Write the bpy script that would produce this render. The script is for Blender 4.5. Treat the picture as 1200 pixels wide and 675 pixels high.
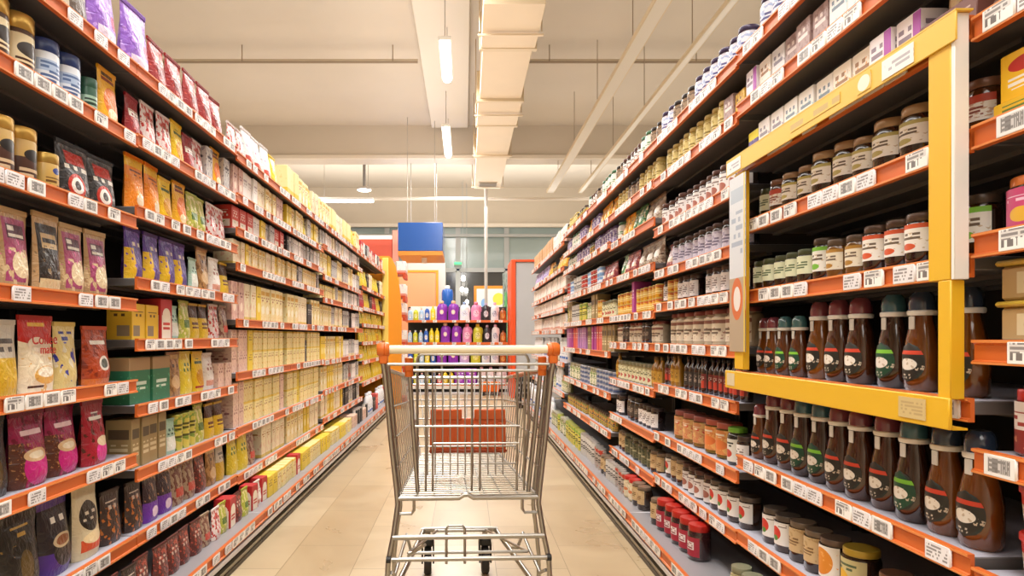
import bpy, bmesh, math, random
from mathutils import Vector, Matrix
PI = math.pi
for o in list(bpy.data.objects): bpy.data.objects.remove(o)
scene = bpy.context.scene
C = scene.collection
random.seed(11)

# ------------------------------------------------------------ camera
cam_d = bpy.data.cameras.new('camera'); cam = bpy.data.objects.new('camera', cam_d); C.objects.link(cam)
cam.location = (0, 0, 1.05); cam.rotation_euler = (PI/2, 0, 0)
cam_d.sensor_width = 36; cam_d.sensor_fit = 'HORIZONTAL'; cam_d.lens = 22.5
cam_d.shift_x = 0.0458; cam_d.shift_y = 0.0479; cam_d.clip_start = 0.02; cam_d.clip_end = 200
scene.camera = cam
# ------------------------------------------------------------ world, exposure, large lights
w = bpy.data.worlds.new('world'); scene.world = w; w.use_nodes = True
w.node_tree.nodes['Background'].inputs[0].default_value = (0.05, 0.07, 0.10, 1)
w.node_tree.nodes['Background'].inputs[1].default_value = 0.6
scene.view_settings.view_transform = 'Standard'
try: scene.view_settings.look = 'None'
except Exception: pass
scene.view_settings.gamma = 1.0; scene.view_settings.use_curve_mapping = False
scene.view_settings.exposure = 0.32
def area(name, loc, sx, sy, power, color=(1, .975, .94), up=False):
    d = bpy.data.lights.new(name, 'AREA'); d.shape = 'RECTANGLE'; d.size = sx; d.size_y = sy
    d.energy = power; d.color = color
    o = bpy.data.objects.new(name, d); C.objects.link(o); o.location = loc
    if up: o.rotation_euler = (PI, 0, 0)
    return o
# rows of strip lamps along the aisles, lighting down; broad unseen uplights added to brighten the ceiling
for i, (x, pw) in enumerate([(-0.27, 430), (-3.6, 190), (3.4, 190)]):
    area('lamp_row_light', (x, 7.0, 4.36), 0.7, 17, pw)
    area('ceiling_fill', (x, 6.4, 3.7), 2.6, 19, pw*0.27, (1, .98, .95), True)
area('far_hall_light', (-0.5, 14.0, 3.85), 9, 1.6, 130)
area('far_ceiling_fill', (-0.5, 15.4, 3.4), 9, 1.6, 120, (1, .98, .95), True)  # added uplight without a fixture, brightens the far ceiling
area('rear_area_light', (0.0, -1.6, 3.3), 3.5, 2.5, 70)  # broad area light behind the camera, facing down

# ------------------------------------------------------------ materials
def lin(h):
    if isinstance(h, (tuple, list)): return tuple(h[:3]) + (1,)
    h = h.lstrip('#'); v = [int(h[i:i+2], 16)/255 for i in (0, 2, 4)]
    return tuple((c/12.92 if c <= .04045 else ((c+.055)/1.055)**2.4) for c in v) + (1,)
_m = {}
def mat(name, col, rough=.5, metal=0, emit=None, es=1, coat=0, trans=0, alpha=1, vary=0, bump=0, bscale=30):
    if name in _m: return _m[name]
    m = bpy.data.materials.new(name); m.use_nodes = True; nt = m.node_tree; b = nt.nodes['Principled BSDF']
    b.inputs['Base Color'].default_value = lin(col); b.inputs['Roughness'].default_value = rough
    b.inputs['Metallic'].default_value = metal
    if coat: b.inputs['Coat Weight'].default_value = coat; b.inputs['Coat Roughness'].default_value = .08
    if trans: b.inputs['Transmission Weight'].default_value = trans
    if emit: b.inputs['Emission Color'].default_value = lin(emit); b.inputs['Emission Strength'].default_value = es
    if vary or bump:
        tc = nt.nodes.new('ShaderNodeTexCoord'); nz = nt.nodes.new('ShaderNodeTexNoise'); nz.inputs['Scale'].default_value = bscale
        nz.inputs['Detail'].default_value = 4
        nt.links.new(tc.outputs['Object'], nz.inputs['Vector'])
        if vary:
            hs = nt.nodes.new('ShaderNodeHueSaturation'); hs.inputs['Color'].default_value = lin(col)
            mr = nt.nodes.new('ShaderNodeMapRange'); mr.inputs['From Min'].default_value = .3; mr.inputs['From Max'].default_value = .7
            mr.inputs['To Min'].default_value = 1-vary; mr.inputs['To Max'].default_value = 1+vary
            nt.links.new(nz.outputs['Fac'], mr.inputs['Value']); nt.links.new(mr.outputs['Result'], hs.inputs['Value'])
            nt.links.new(hs.outputs['Color'], b.inputs['Base Color'])
        if bump:
            bp = nt.nodes.new('ShaderNodeBump'); bp.inputs['Strength'].default_value = bump; bp.inputs['Distance'].default_value = .01
            nt.links.new(nz.outputs['Fac'], bp.inputs['Height']); nt.links.new(bp.outputs['Normal'], b.inputs['Normal'])
    _m[name] = m; return m

# --- print masks as shared node groups
def _grp(name, ins):
    g = bpy.data.node_groups.new(name, 'ShaderNodeTree')
    for i in ins: g.interface.new_socket(i, in_out='INPUT', socket_type='NodeSocketFloat')
    g.interface.new_socket('Fac', in_out='OUTPUT', socket_type='NodeSocketFloat')
    gi = g.nodes.new('NodeGroupInput'); go = g.nodes.new('NodeGroupOutput')
    def M(op, a, b=None):
        n = g.nodes.new('ShaderNodeMath'); n.operation = op
        for k, v in enumerate((a, b)):
            if v is None: continue
            if isinstance(v, (int, float)): n.inputs[k].default_value = v
            else: g.links.new(v, n.inputs[k])
        return n.outputs[0]
    return g, gi, go, M
def g_rect():
    g, gi, go, M = _grp('mask_rect', ['U', 'V', 'a', 'b', 'c', 'd'])
    o = gi.outputs
    r = M('MULTIPLY', M('MULTIPLY', M('GREATER_THAN', o['U'], o['a']), M('LESS_THAN', o['U'], o['b'])),
          M('MULTIPLY', M('GREATER_THAN', o['V'], o['c']), M('LESS_THAN', o['V'], o['d'])))
    g.links.new(r, go.inputs[0]); return g
def g_ell():
    g, gi, go, M = _grp('mask_ellipse', ['U', 'V', 'a', 'b', 'c', 'd'])
    o = gi.outputs
    x = M('DIVIDE', M('SUBTRACT', o['U'], o['a']), o['c']); y = M('DIVIDE', M('SUBTRACT', o['V'], o['b']), o['d'])
    r = M('LESS_THAN', M('ADD', M('MULTIPLY', x, x), M('MULTIPLY', y, y)), 1.0)
    g.links.new(r, go.inputs[0]); return g
def g_txt():
    g, gi, go, M = _grp('mask_text', ['U', 'V', 'a', 'b', 'c', 'd', 'nu', 'nv'])
    o = gi.outputs
    r = M('MULTIPLY', M('MULTIPLY', M('GREATER_THAN', o['U'], o['a']), M('LESS_THAN', o['U'], o['b'])),
          M('MULTIPLY', M('GREATER_THAN', o['V'], o['c']), M('LESS_THAN', o['V'], o['d'])))
    un = M('MULTIPLY', o['U'], o['nu']); vn = M('MULTIPLY', o['V'], o['nv'])
    cb = g.nodes.new('ShaderNodeCombineXYZ'); g.links.new(M('FLOOR', un), cb.inputs[0]); g.links.new(M('FLOOR', vn), cb.inputs[1])
    wn = g.nodes.new('ShaderNodeTexWhiteNoise'); wn.noise_dimensions = '2D'; g.links.new(cb.outputs[0], wn.inputs['Vector'])
    row = M('LESS_THAN', M('ABSOLUTE', M('SUBTRACT', M('FRACT', vn), .5)), .3)
    r = M('MULTIPLY', M('MULTIPLY', r, row), M('GREATER_THAN', wn.outputs['Value'], .35))
    g.links.new(r, go.inputs[0]); return g
def g_nz():
    g, gi, go, M = _grp('mask_noise', ['U', 'V', 'scale', 'thr', 'c', 'd'])
    o = gi.outputs
    cb = g.nodes.new('ShaderNodeCombineXYZ'); g.links.new(o['U'], cb.inputs[0]); g.links.new(o['V'], cb.inputs[1])
    nz = g.nodes.new('ShaderNodeTexNoise'); nz.inputs['Detail'].default_value = 3
    g.links.new(cb.outputs[0], nz.inputs['Vector']); g.links.new(o['scale'], nz.inputs['Scale'])
    a = M('GREATER_THAN', nz.outputs['Fac'], o['thr'])
    r = M('MULTIPLY', a, M('MULTIPLY', M('GREATER_THAN', o['V'], o['c']), M('LESS_THAN', o['V'], o['d'])))
    g.links.new(r, go.inputs[0]); return g
G = {'r': g_rect(), 'e': g_ell(), 't': g_txt(), 'n': g_nz()}
def art(name, base, layers=(), rough=.42, metal=0, coat=0, wrinkle=0, tint=.06):
    """printed packaging: layers are ('r',u0,u1,v0,v1,col) ('e',u,v,ru,rv,col) ('t',u0,u1,v0,v1,nu,nv,col) ('n',scale,thr,v0,v1,col)"""
    if name in _m: return _m[name]
    m = bpy.data.materials.new(name); m.use_nodes = True; nt = m.node_tree; b = nt.nodes['Principled BSDF']
    b.inputs['Roughness'].default_value = rough; b.inputs['Metallic'].default_value = metal
    if coat: b.inputs['Coat Weight'].default_value = coat; b.inputs['Coat Roughness'].default_value = .12
    uv = nt.nodes.new('ShaderNodeUVMap'); sp = nt.nodes.new('ShaderNodeSeparateXYZ'); nt.links.new(uv.outputs[0], sp.inputs[0])
    cur = None
    for L in layers:
        g = nt.nodes.new('ShaderNodeGroup'); g.node_tree = G[L[0]]
        nt.links.new(sp.outputs[0], g.inputs[0]); nt.links.new(sp.outputs[1], g.inputs[1])
        for k, v in enumerate(L[1:-1]): g.inputs[2+k].default_value = v
        mx = nt.nodes.new('ShaderNodeMix'); mx.data_type = 'RGBA'
        nt.links.new(g.outputs[0], mx.inputs[0])
        if cur is None: mx.inputs[6].default_value = lin(base)
        else: nt.links.new(cur, mx.inputs[6])
        mx.inputs[7].default_value = lin(L[-1]); cur = mx.outputs[2]
    hs = nt.nodes.new('ShaderNodeHueSaturation')
    if cur is None: hs.inputs['Color'].default_value = lin(base)
    else: nt.links.new(cur, hs.inputs['Color'])
    oi = nt.nodes.new('ShaderNodeObjectInfo'); mr = nt.nodes.new('ShaderNodeMapRange')
    mr.inputs['To Min'].default_value = 1-tint; mr.inputs['To Max'].default_value = 1+tint
    nt.links.new(oi.outputs['Random'], mr.inputs['Value']); nt.links.new(mr.outputs[0], hs.inputs['Value'])
    nt.links.new(hs.outputs['Color'], b.inputs['Base Color'])
    if wrinkle:
        nz = nt.nodes.new('ShaderNodeTexNoise'); nz.inputs['Scale'].default_value = 7; nz.inputs['Detail'].default_value = 3
        nz.inputs['Distortion'].default_value = 1.2; nt.links.new(uv.outputs[0], nz.inputs['Vector'])
        bp = nt.nodes.new('ShaderNodeBump'); bp.inputs['Strength'].default_value = wrinkle; bp.inputs['Distance'].default_value = .03
        nt.links.new(nz.outputs['Fac'], bp.inputs['Height']); nt.links.new(bp.outputs['Normal'], b.inputs['Normal'])
    _m[name] = m; return m

# ------------------------------------------------------------ mesh builder
class MB:
    def __init__(s): s.v = []; s.f = []; s.uv = []; s.mi = []; s.sm = []
    def _add(s, vs, fs, uvs, mi=0, sm=False):
        o = len(s.v); s.v += [tuple(p) for p in vs]
        for k, f in enumerate(fs):
            s.f.append(tuple(i+o for i in f)); s.uv.append(uvs[k]); s.mi.append(mi); s.sm.append(sm)
        return s
    def box(s, x0, x1, y0, y1, z0, z1, bev=0, mi=0, uvm=None, rot=None, piv=None):
        bm = bmesh.new(); bmesh.ops.create_cube(bm, size=1)
        for q in bm.verts: q.co = Vector(((q.co.x+.5)*(x1-x0)+x0, (q.co.y+.5)*(y1-y0)+y0, (q.co.z+.5)*(z1-z0)+z0))
        if bev: bmesh.ops.bevel(bm, geom=list(bm.edges), offset=min(bev, .45*min(x1-x0, y1-y0, z1-z0)), segments=1, affect='EDGES', profile=.5)
        bm.normal_update(); vs = [q.co.copy() for q in bm.verts]; fs = []; uvs = []
        for f in bm.faces:
            n = f.normal; fs.append([q.index for q in f.verts]); u = []
            for q in f.verts:
                c = q.co
                if abs(n.y) >= abs(n.x) and abs(n.y) >= abs(n.z): u.append(((c.x-x0)/(x1-x0), (c.z-z0)/(z1-z0)))
                elif abs(n.x) >= abs(n.z): u.append(((c.y-y0)/(y1-y0), (c.z-z0)/(z1-z0)))
                else: u.append(((c.x-x0)/(x1-x0), .97 if n.z > 0 else .02))
            uvs.append(u)
        bm.free()
        if rot is not None: vs = [rot @ (p-Vector(piv)) + Vector(piv) for p in vs]
        return s._add(vs, fs, uvs, mi)
    def lathe(s, prof, seg=20, mi=0, sx=1, sy=1, cx=0, cy=0, a0=None, a1=None, cap=True):
        full = a0 is None
        if full: a0, a1 = -PI/2-PI, -PI/2+PI   # u=.5 faces -Y
        n = seg; vs = []; fs = []; uvs = []; z0 = prof[0][1]; z1 = prof[-1][1]; dz = (z1-z0) or 1
        zs = [p[1] for p in prof]; zl, zh = min(zs), max(zs); dz = (zh-zl) or 1
        cols = n if full else n+1
        for r, z in prof:
            for i in range(cols):
                a = a0+(a1-a0)*i/n; vs.append((cx+r*sx*math.cos(a), cy+r*sy*math.sin(a), z))
        for j in range(len(prof)-1):
            for i in range(n):
                i2 = (i+1) % cols if full else i+1
                fs.append((j*cols+i, j*cols+i2, (j+1)*cols+i2, (j+1)*cols+i))
                v0 = (prof[j][1]-zl)/dz; v1 = (prof[j+1][1]-zl)/dz
                uvs.append([(i/n, v0), ((i+1)/n, v0), ((i+1)/n, v1), (i/n, v1)])
        if full and cap:
            for j, fl in ((0, True), (len(prof)-1, False)):
                if prof[j][0] > 1e-4:
                    ring = [j*cols+i for i in range(cols)]
                    fs.append(ring[::-1] if fl else ring); uvs.append([(.5, (prof[j][1]-zl)/dz)]*cols)
        return s._add(vs, fs, uvs, mi, True)
    def tube(s, pts, r, seg=8, mi=0, closed=False):
        pts = [Vector(p) for p in pts]; n = len(pts); vs = []; fs = []; uvs = []
        up = None
        for k, p in enumerate(pts):
            if closed: t = (pts[(k+1) % n]-pts[k-1])
            else: t = (pts[min(k+1, n-1)]-pts[max(k-1, 0)])
            t.normalize()
            if up is None:
                up = Vector((0, 0, 1)) if abs(t.z) < .9 else Vector((1, 0, 0))
            a = (up - t*up.dot(t)); 
            if a.length < 1e-5: a = t.orthogonal()
            a.normalize(); b = t.cross(a); up = a
            for i in range(seg):
                th = 2*PI*i/seg; vs.append(p+(a*math.cos(th)+b*math.sin(th))*r)
        m = n if closed else n-1
        for k in range(m):
            k2 = (k+1) % n
            for i in range(seg):
                j = (i+1) % seg
                fs.append((k*seg+i, k*seg+j, k2*seg+j, k2*seg+i)); uvs.append([(i/seg, 0), (j/seg, 0), (j/seg, 1), (i/seg, 1)])
        if not closed:
            fs.append(tuple(range(seg))[::-1]); uvs.append([(0, 0)]*seg)
            fs.append(tuple((n-1)*seg+i for i in range(seg))); uvs.append([(0, 1)]*seg)
        return s._add(vs, fs, uvs, mi, True)
    def prism(s, poly, axis, a, b, mi=0):
        """poly of 2D points, extruded along axis from a to b"""
        def P(p, t):
            return {'x': (t, p[0], p[1]), 'y': (p[0], t, p[1]), 'z': (p[0], p[1], t)}[axis]
        n = len(poly); vs = [P(p, a) for p in poly]+[P(p, b) for p in poly]
        fs = [(i, (i+1) % n, n+(i+1) % n, n+i) for i in range(n)]; uvs = [[(0, 0), (0, 1), (1, 1), (1, 0)]]*n
        fs += [tuple(range(n))[::-1], tuple(range(n, 2*n))]; uvs = list(uvs)+[[(0, 0)]*n, [(1, 1)]*n]
        return s._add(vs, fs, uvs, mi)
    def sheet(s, grid, mi=0, sm=True):
        """grid[j][i] points with implicit uv"""
        J = len(grid); I = len(grid[0]); vs = [p for r in grid for p in r]; fs = []; uvs = []
        for j in range(J-1):
            for i in range(I-1):
                fs.append((j*I+i, j*I+i+1, (j+1)*I+i+1, (j+1)*I+i))
                uvs.append([(i/(I-1), j/(J-1)), ((i+1)/(I-1), j/(J-1)), ((i+1)/(I-1), (j+1)/(J-1)), (i/(I-1), (j+1)/(J-1))])
        return s._add(vs, fs, uvs, mi, sm)
    def join(s, o, off):
        k = len(s.v); s.v += o.v; s.f += [tuple(i+k for i in f) for f in o.f]; s.uv += o.uv; s.mi += [m+off for m in o.mi]; s.sm += o.sm
    def mesh(s, name, mats):
        me = bpy.data.meshes.new(name); me.from_pydata(s.v, [], s.f)
        uvl = me.uv_layers.new(name='UVMap'); fl = [c for u in s.uv for p in u for c in p]
        uvl.data.foreach_set('uv', fl)
        if not isinstance(mats, (list, tuple)): mats = [mats]
        for m in mats: me.materials.append(m)
        me.polygons.foreach_set('material_index', s.mi); me.polygons.foreach_set('use_smooth', s.sm)
        me.update(); bm = bmesh.new(); bm.from_mesh(me); bmesh.ops.recalc_face_normals(bm, faces=bm.faces); bm.to_mesh(me); bm.free()
        try: me.set_sharp_from_angle(angle=0.75)
        except Exception: pass
        return me
def link(name, me, parent=None, loc=(0, 0, 0), rz=0):
    o = bpy.data.objects.new(name, me); C.objects.link(o); o.location = loc; o.rotation_euler = (0, 0, rz)
    if parent: o.parent = parent
    return o
def obj(name, mb, mats, parent=None, loc=(0, 0, 0), rz=0, label=None):
    o = link(name, mb.mesh(name, mats), parent, loc, rz)
    if label: o['label'] = label
    return o
def tag(o, label, cat, group=None):
    o['label'] = label; o['category'] = cat
    if group: o['group'] = group
    return o
def thing(name, label, cat, loc=(0, 0, 0), rz=0, group=None):
    o = link(name, None, None, loc, rz); return tag(o, label, cat, group)
def struct(name, mb, m):
    o = obj(name, mb, m); o['kind'] = 'structure'; return o

# common materials
M_orange = mat('orange_rail_plastic', '#d2682a', .4)
M_orange_l = mat('orange_rail_lip', '#e38a48', .38)
M_shelf = mat('shelf_steel_shaded', '#64605e', .5, .25)  # grey darkened to put the underside shade into the board colour
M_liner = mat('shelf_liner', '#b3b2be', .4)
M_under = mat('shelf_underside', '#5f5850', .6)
M_back = mat('dark_back_panel', '#2b2724', .7)
M_black = mat('black_plastic', '#1b1a1a', .45)
M_chrome = mat('zinc_chrome', '#aeaaa3', .32, 1)
M_white = mat('white_plastic', '#efece4', .4)
M_yellow = mat('yellow_frame', '#e6b422', .45)
M_base = mat('base_grey', '#a5a2a6', .4, .3)
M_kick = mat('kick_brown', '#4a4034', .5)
M_strip = mat('strip_pale', '#a29a88', .3, .3)
# ------------------------------------------------------------ room
def floor_material():
    m = bpy.data.materials.new('marble_floor_tiles'); m.use_nodes = True; nt = m.node_tree; b = nt.nodes['Principled BSDF']
    tc = nt.nodes.new('ShaderNodeTexCoord'); mp = nt.nodes.new('ShaderNodeMapping')
    mp.inputs['Rotation'].default_value = (0, 0, PI/2); mp.inputs['Location'].default_value = (0.02, 0.0, 0)
    nt.links.new(tc.outputs['Object'], mp.inputs['Vector'])
    br = nt.nodes.new('ShaderNodeTexBrick'); br.inputs['Scale'].default_value = 1; br.inputs['Brick Width'].default_value = .65
    br.inputs['Row Height'].default_value = .325; br.inputs['Mortar Size'].default_value = .0022; br.inputs['Mortar Smooth'].default_value = .3
    br.offset = .5; br.inputs['Color1'].default_value = lin('#c3b091'); br.inputs['Color2'].default_value = lin('#d2c2a5')
    br.inputs['Mortar'].default_value = lin('#9c8a6e'); br.inputs['Bias'].default_value = 0
    # shift so that a seam lies on x=-0.465
    mp.inputs['Location'].default_value = (0.3, -0.465 % .325, 0)
    nt.links.new(mp.outputs[0], br.inputs['Vector'])
    nz = nt.nodes.new('ShaderNodeTexNoise'); nz.inputs['Scale'].default_value = 2.2; nz.inputs['Detail'].default_value = 8; nz.inputs['Distortion'].default_value = 1.5
    nt.links.new(tc.outputs['Object'], nz.inputs['Vector'])
    cr = nt.nodes.new('ShaderNodeValToRGB'); cr.color_ramp.elements[0].position = .3; cr.color_ramp.elements[0].color = lin('#cdb693')
    cr.color_ramp.elements[1].position = .62; cr.color_ramp.elements[1].color = lin('#f3e8d2')
    nt.links.new(nz.outputs['Fac'], cr.inputs[0])
    mx = nt.nodes.new('ShaderNodeMix'); mx.data_type = 'RGBA'; mx.blend_type = 'MULTIPLY'; mx.inputs[0].default_value = .45
    nt.links.new(br.outputs['Color'], mx.inputs[6]); nt.links.new(cr.outputs[0], mx.inputs[7])
    nt.links.new(mx.outputs[2], b.inputs['Base Color'])
    mr = nt.nodes.new('ShaderNodeMapRange'); mr.inputs['To Min'].default_value = .2; mr.inputs['To Max'].default_value = .42
    nt.links.new(nz.outputs['Fac'], mr.inputs[0]); nt.links.new(mr.outputs[0], b.inputs['Roughness'])
    return m
b = MB(); b.box(-8, 8, -4, 19.2, -.1, 0); struct('floor', b, floor_material())
M_ceil = mat('ceiling_plaster', '#d3c8b8', .7, vary=.04, bscale=.6)
M_wall = mat('wall_plaster', '#cfc3b0', .7, vary=.03, bscale=1.0)
b = MB(); b.box(-8, 8, -4, 19.2, 5.25, 5.4); struct('ceiling', b, M_ceil)
b = MB(); b.box(-8.2, -8, -4, 19.2, 0, 5.25); struct('wall_left', b, M_wall)
b = MB(); b.box(8, 8.2, -4, 19.2, 0, 5.25); struct('wall_right', b, M_wall)
b = MB(); b.box(-8, 8, -4.2, -4, 0, 5.25); struct('wall_back', b, M_wall)
b = MB(); b.box(-8, 8, 18, 18.25, 4.2, 5.25)        # header over the glass front
b.box(-8, -4.2, 18, 18.25, 0, 4.2); b.box(4.6, 8, 18, 18.25, 0, 4.2); struct('wall_front', b, M_wall)
# cross beams and ledge of the ceiling
b = MB(); b.box(-8, 8, 12.7, 13.1, 4.58, 5.25); struct('trim_1', b, M_ceil)
b = MB(); b.box(-8, 8, 12.66, 12.7, 4.58, 4.66, .01); struct('trim_2', b, mat('beam_edge', '#ece2d2', .6))
b = MB(); b.box(-8, 8, 6.2, 6.34, 5.13, 5.25, .01); struct('trim_3', b, M_ceil)
# pale dropped ceiling channel that carries the strip lamps
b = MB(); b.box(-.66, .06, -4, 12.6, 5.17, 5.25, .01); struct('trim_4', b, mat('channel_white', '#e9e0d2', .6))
# twin conduits crossing the ceiling, broken by the channel
for i, (x0, x1, lb) in enumerate([(-7.9, -.68, 'left'), (.86, 7.9, 'right')]):
    t = thing('ceiling_conduit', 'pair of thin dark conduits crossing the ceiling on the %s of the lamp channel' % lb, 'pipe', ((x0+x1)/2, 9.2, 5.0))
    for z, y, mm in ((0, 0, mat('conduit_dark', '#a08f7a', .5)), (.055, .06, mat('conduit_light', '#cdbda4', .5))):
        b = MB(); b.tube([(x0-(x0+x1)/2, y, z), (x1-(x0+x1)/2, y, z)], .017, 8); obj('pipe', b, mm, t)
    for k in range(4):
        xx = (x0-(x0+x1)/2)*.9+(x1-x0)*.9*k/3; b = MB(); b.tube([(xx, 0, 0), (xx, 0, .25)], .008, 6); obj('hanger_rod', b, mat('conduit_dark', '#a08f7a'), t)
# glazed front: frames, panes
M_frame = mat('window_frame_grey', '#b5b8b6', .45, .2)
def glass_mat():
    m = bpy.data.materials.new('storefront_glass'); m.use_nodes = True; b = m.node_tree.nodes['Principled BSDF']
    b.inputs['Base Color'].default_value = lin('#aebfbd'); b.inputs['Roughness'].default_value = .06
    b.inputs['Transmission Weight'].default_value = .35; b.inputs['IOR'].default_value = 1.45
    return m
M_glassU = mat('frosted_upper_glass', '#9fb0ae', .22, 0, coat=.6)
M_glassL = mat('dark_lower_glass', '#4a4b4a', .12, 0, coat=.6)
mull = [-4.2, -2.2, -.2, 1.17, 4.6]
n = 0
for (z0, z1, gm) in ((2.98, 4.2, M_glassU), (0.1, 2.92, M_glassL)):
    for i in range(4):
        n += 1; x0, x1 = mull[i]+.04, mull[i+1]-.04
        t = link('window_%d' % n, None, None, (0, 18.05, 0)); t['kind'] = 'structure'
        b = MB(); b.box(x0, x1, .03, .045, z0, z1); obj('pane', b, gm, t)
        b = MB(); b.box(x0-.04, x0+.03, -.02, .08, z0, z1); b.box(x1-.03, x1+.04, -.02, .08, z0, z1)
        b.box(x0, x1, -.02, .08, z0-.06, z0+.02); b.box(x0, x1, -.02, .08, z1-.04, z1); obj('window_frame', b, M_frame, t)
b = MB(); b.box(-4.2, 4.6, 17.9, 18.02, 4.13, 4.24, .01); struct('trim_5', b, mat('beam_edge', '#ece2d2'))
b = MB(); b.box(-4.2, 4.6, 17.98, 18.03, 3.86, 3.95, .01); struct('trim_6', b, M_frame)
# posts
def post(x, y, r, z1, lab, m):
    t = thing('steel_post', lab, 'column', (x, y, 0))
    b = MB(); b.lathe([(r, .01), (r, z1)], 14); obj('shaft', b, m, t)
    b = MB(); b.box(-r*2, r*2, -r*2, r*2, 0, .012, .002); obj('base_plate', b, m, t)
M_post = mat('post_grey', '#b6aea4', .45)
post(.45, 13.78, .035, 5.24, 'thin pale grey steel post rising behind the detergent shelves', M_post)
# ventilation duct
M_duct = mat('duct_cream', '#cdb797', .5, vary=.03, bscale=2)
t = thing('air_duct', 'long cream rectangular air duct running along the ceiling above the aisle', 'duct', (.47, 6, 4.2))
z = 0
for i, (y0, y1, hw, dz) in enumerate([(.05, 1.0, .295, 0), (1.0, 2.55, .275, .03), (2.55, 3.55, .295, 0), (3.55, 5.2, .275, .03), (5.2, 7.6, .275, .0)]):
    b = MB(); b.box(-hw, hw, y0, y1, dz, .38, .004); obj('duct_section', b, M_duct, t)
for y in (1.01, 2.56, 3.56, 5.21):
    b = MB(); b.box(-.315, .315, y-.035, y+.035, -.01, .4, .003); obj('flange', b, mat('duct_flange', '#c4ae8c', .5), t)
b = MB(); b.box(-.19, .19, 7.0, 7.4, -.012, .0)
obj('grille_frame', b, mat('grille_frame', '#b9ab94', .5), t)
b = MB()
for k in range(9): b.box(-.17, .17, 7.03+k*.04, 7.045+k*.04, -.03, -.012)
obj('grille_louvres', b, mat('grille_dark', '#8d8170', .5), t)
for y in (.6, 3.0, 5.0, 7.3):
    b = MB(); 
    for sx in (-.32, .32): b.tube([(sx, y, .0), (sx, y, 1.04)], .007, 6)
    b.box(-.34, .34, y-.015, y+.015, -.035-.01, -.026); obj('hanger', b, M_duct, t)
# cable trays
M_tray = mat('tray_cream', '#ddcaa8', .5)
for (x, wd, lb) in ((1.86, .075, 'wide cream cable tray hanging right of the air duct'), (2.52, .04, 'narrow cream cable tray hanging rightmost below the ceiling')):
    t = thing('cable_tray', lb, 'cable tray', (x, 4.2, 4.2))
    for sx in (-1, 1):
        b = MB(); b.box(sx*wd-.006, sx*wd+.006, 0, 9.8, 0, .05); obj('side_rail', b, M_tray, t)
    b = MB()
    for k in range(49): b.box(-wd, wd, .1+k*.2, .14+k*.2, .0085, .02)
    obj('rungs', b, M_tray, t)
    b = MB(); b.box(-wd*.92, wd*.92, .0, 9.8, .0, .008); obj('cable_cover', b, mat('tray_white', '#e9e2d4', .5), t)
    for k in range(5):
        b = MB(); b.tube([(0, 1+k*1.9, .05), (0, 1+k*1.9, 1.03)], .006, 6); obj('hanger_rod', b, mat('conduit_dark', '#a08f7a'), t)
# strip lamps over the aisle
M_em = mat('lamp_tube_glow', '#ffffff', .5, emit='#fff6e8', es=9)
def strip_lamp(x, y, z, ln, along, lab):
    t = thing('strip_lamp', lab, 'lamp', (x, y, z), 0 if along == 'y' else PI/2, 'strip lamps')
    b = MB(); b.box(-.075, .075, -ln/2, ln/2, .02, .07, .006); obj('housing', b, M_white, t)
    b = MB(); b.lathe([(.0, -ln/2), (.028, -ln/2+.01), (.028, ln/2-.01), (.0, ln/2)], 12)
    b.v = [(p[0]*1.9, p[2], p[1]) for p in b.v]; obj('tube', b, M_em, t)
    for s in (-1, 1):
        b = MB(); b.tube([(0, s*ln*.4, .07), (0, s*ln*.4, 5.17-z if x > -1 and x < 0 else 5.25-z)], .006, 6); obj('hanger_rod', b, M_post, t)
strip_lamp(-.24, 8.05, 4.5, 1.15, 'y', 'bright strip lamp above the aisle, nearer and higher of the two')
strip_lamp(-.32, 11.4, 4.5, 1.7, 'y', 'bright strip lamp above the aisle, farther and lower of the two')
strip_lamp(-2.6, 14.0, 4.02, 1.2, 'x', 'crosswise strip lamp hanging at left before the glass front')
b = MB(); b.tube([(-7.9, 14.1, 4.1), (7.9, 14.1, 4.1)], .035, 8)
tag(obj('ceiling_pipe', b, mat('pipe_pale', '#d8cdbd', .5)), 'long pale horizontal pipe crossing below the ceiling before the glass front', 'pipe')
t = thing('pendant_lamp', 'small round lamp hanging on a dark stem at left before the glass front', 'lamp', (-2.08, 13.2, 4.08))
b = MB(); b.lathe([(.0, .06), (.12, .055), (.16, .01), (.15, 0)], 16); obj('shade', b, M_post, t)
b = MB(); b.lathe([(.0, -.012), (.13, -.01), (.14, .0), (.0, .004)], 16); obj('bulb', b, M_em, t)
b = MB(); b.tube([(0, 0, .06), (0, 0, 1.15)], .03, 8); obj('stem', b, mat('stem_grey', '#8e8a84'), t)
# blue hanging box
t = thing('hanging_sign_box', 'glossy blue box with an orange underside hanging above the far aisle', 'sign', (-.84, 12.0, 2.58))
b = MB(); b.box(-.42, .42, 0, 1.25, .085, .62, .008); obj('blue_box', b, mat('sign_blue', '#1f57a8', .2, coat=.5), t)
b = MB(); b.box(-.42, .42, 0, 1.25, .0, .083, .004); obj('orange_tray', b, mat('sign_orange', '#e08a2a', .4), t)
for sx, sy in ((-.26, .2), (.26, .2), (-.26, 1.0), (.26, 1.0)):
    b = MB(); b.tube([(sx, sy, .62), (sx, sy, 2.66)], .006, 8); obj('hanger_rod', b, M_post, t)
b = MB(); b.lathe([(0, -.11), (.05, -.1), (.055, 0)], 12, cx=.05, cy=.4); obj('spot', b, M_white, t)
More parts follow.
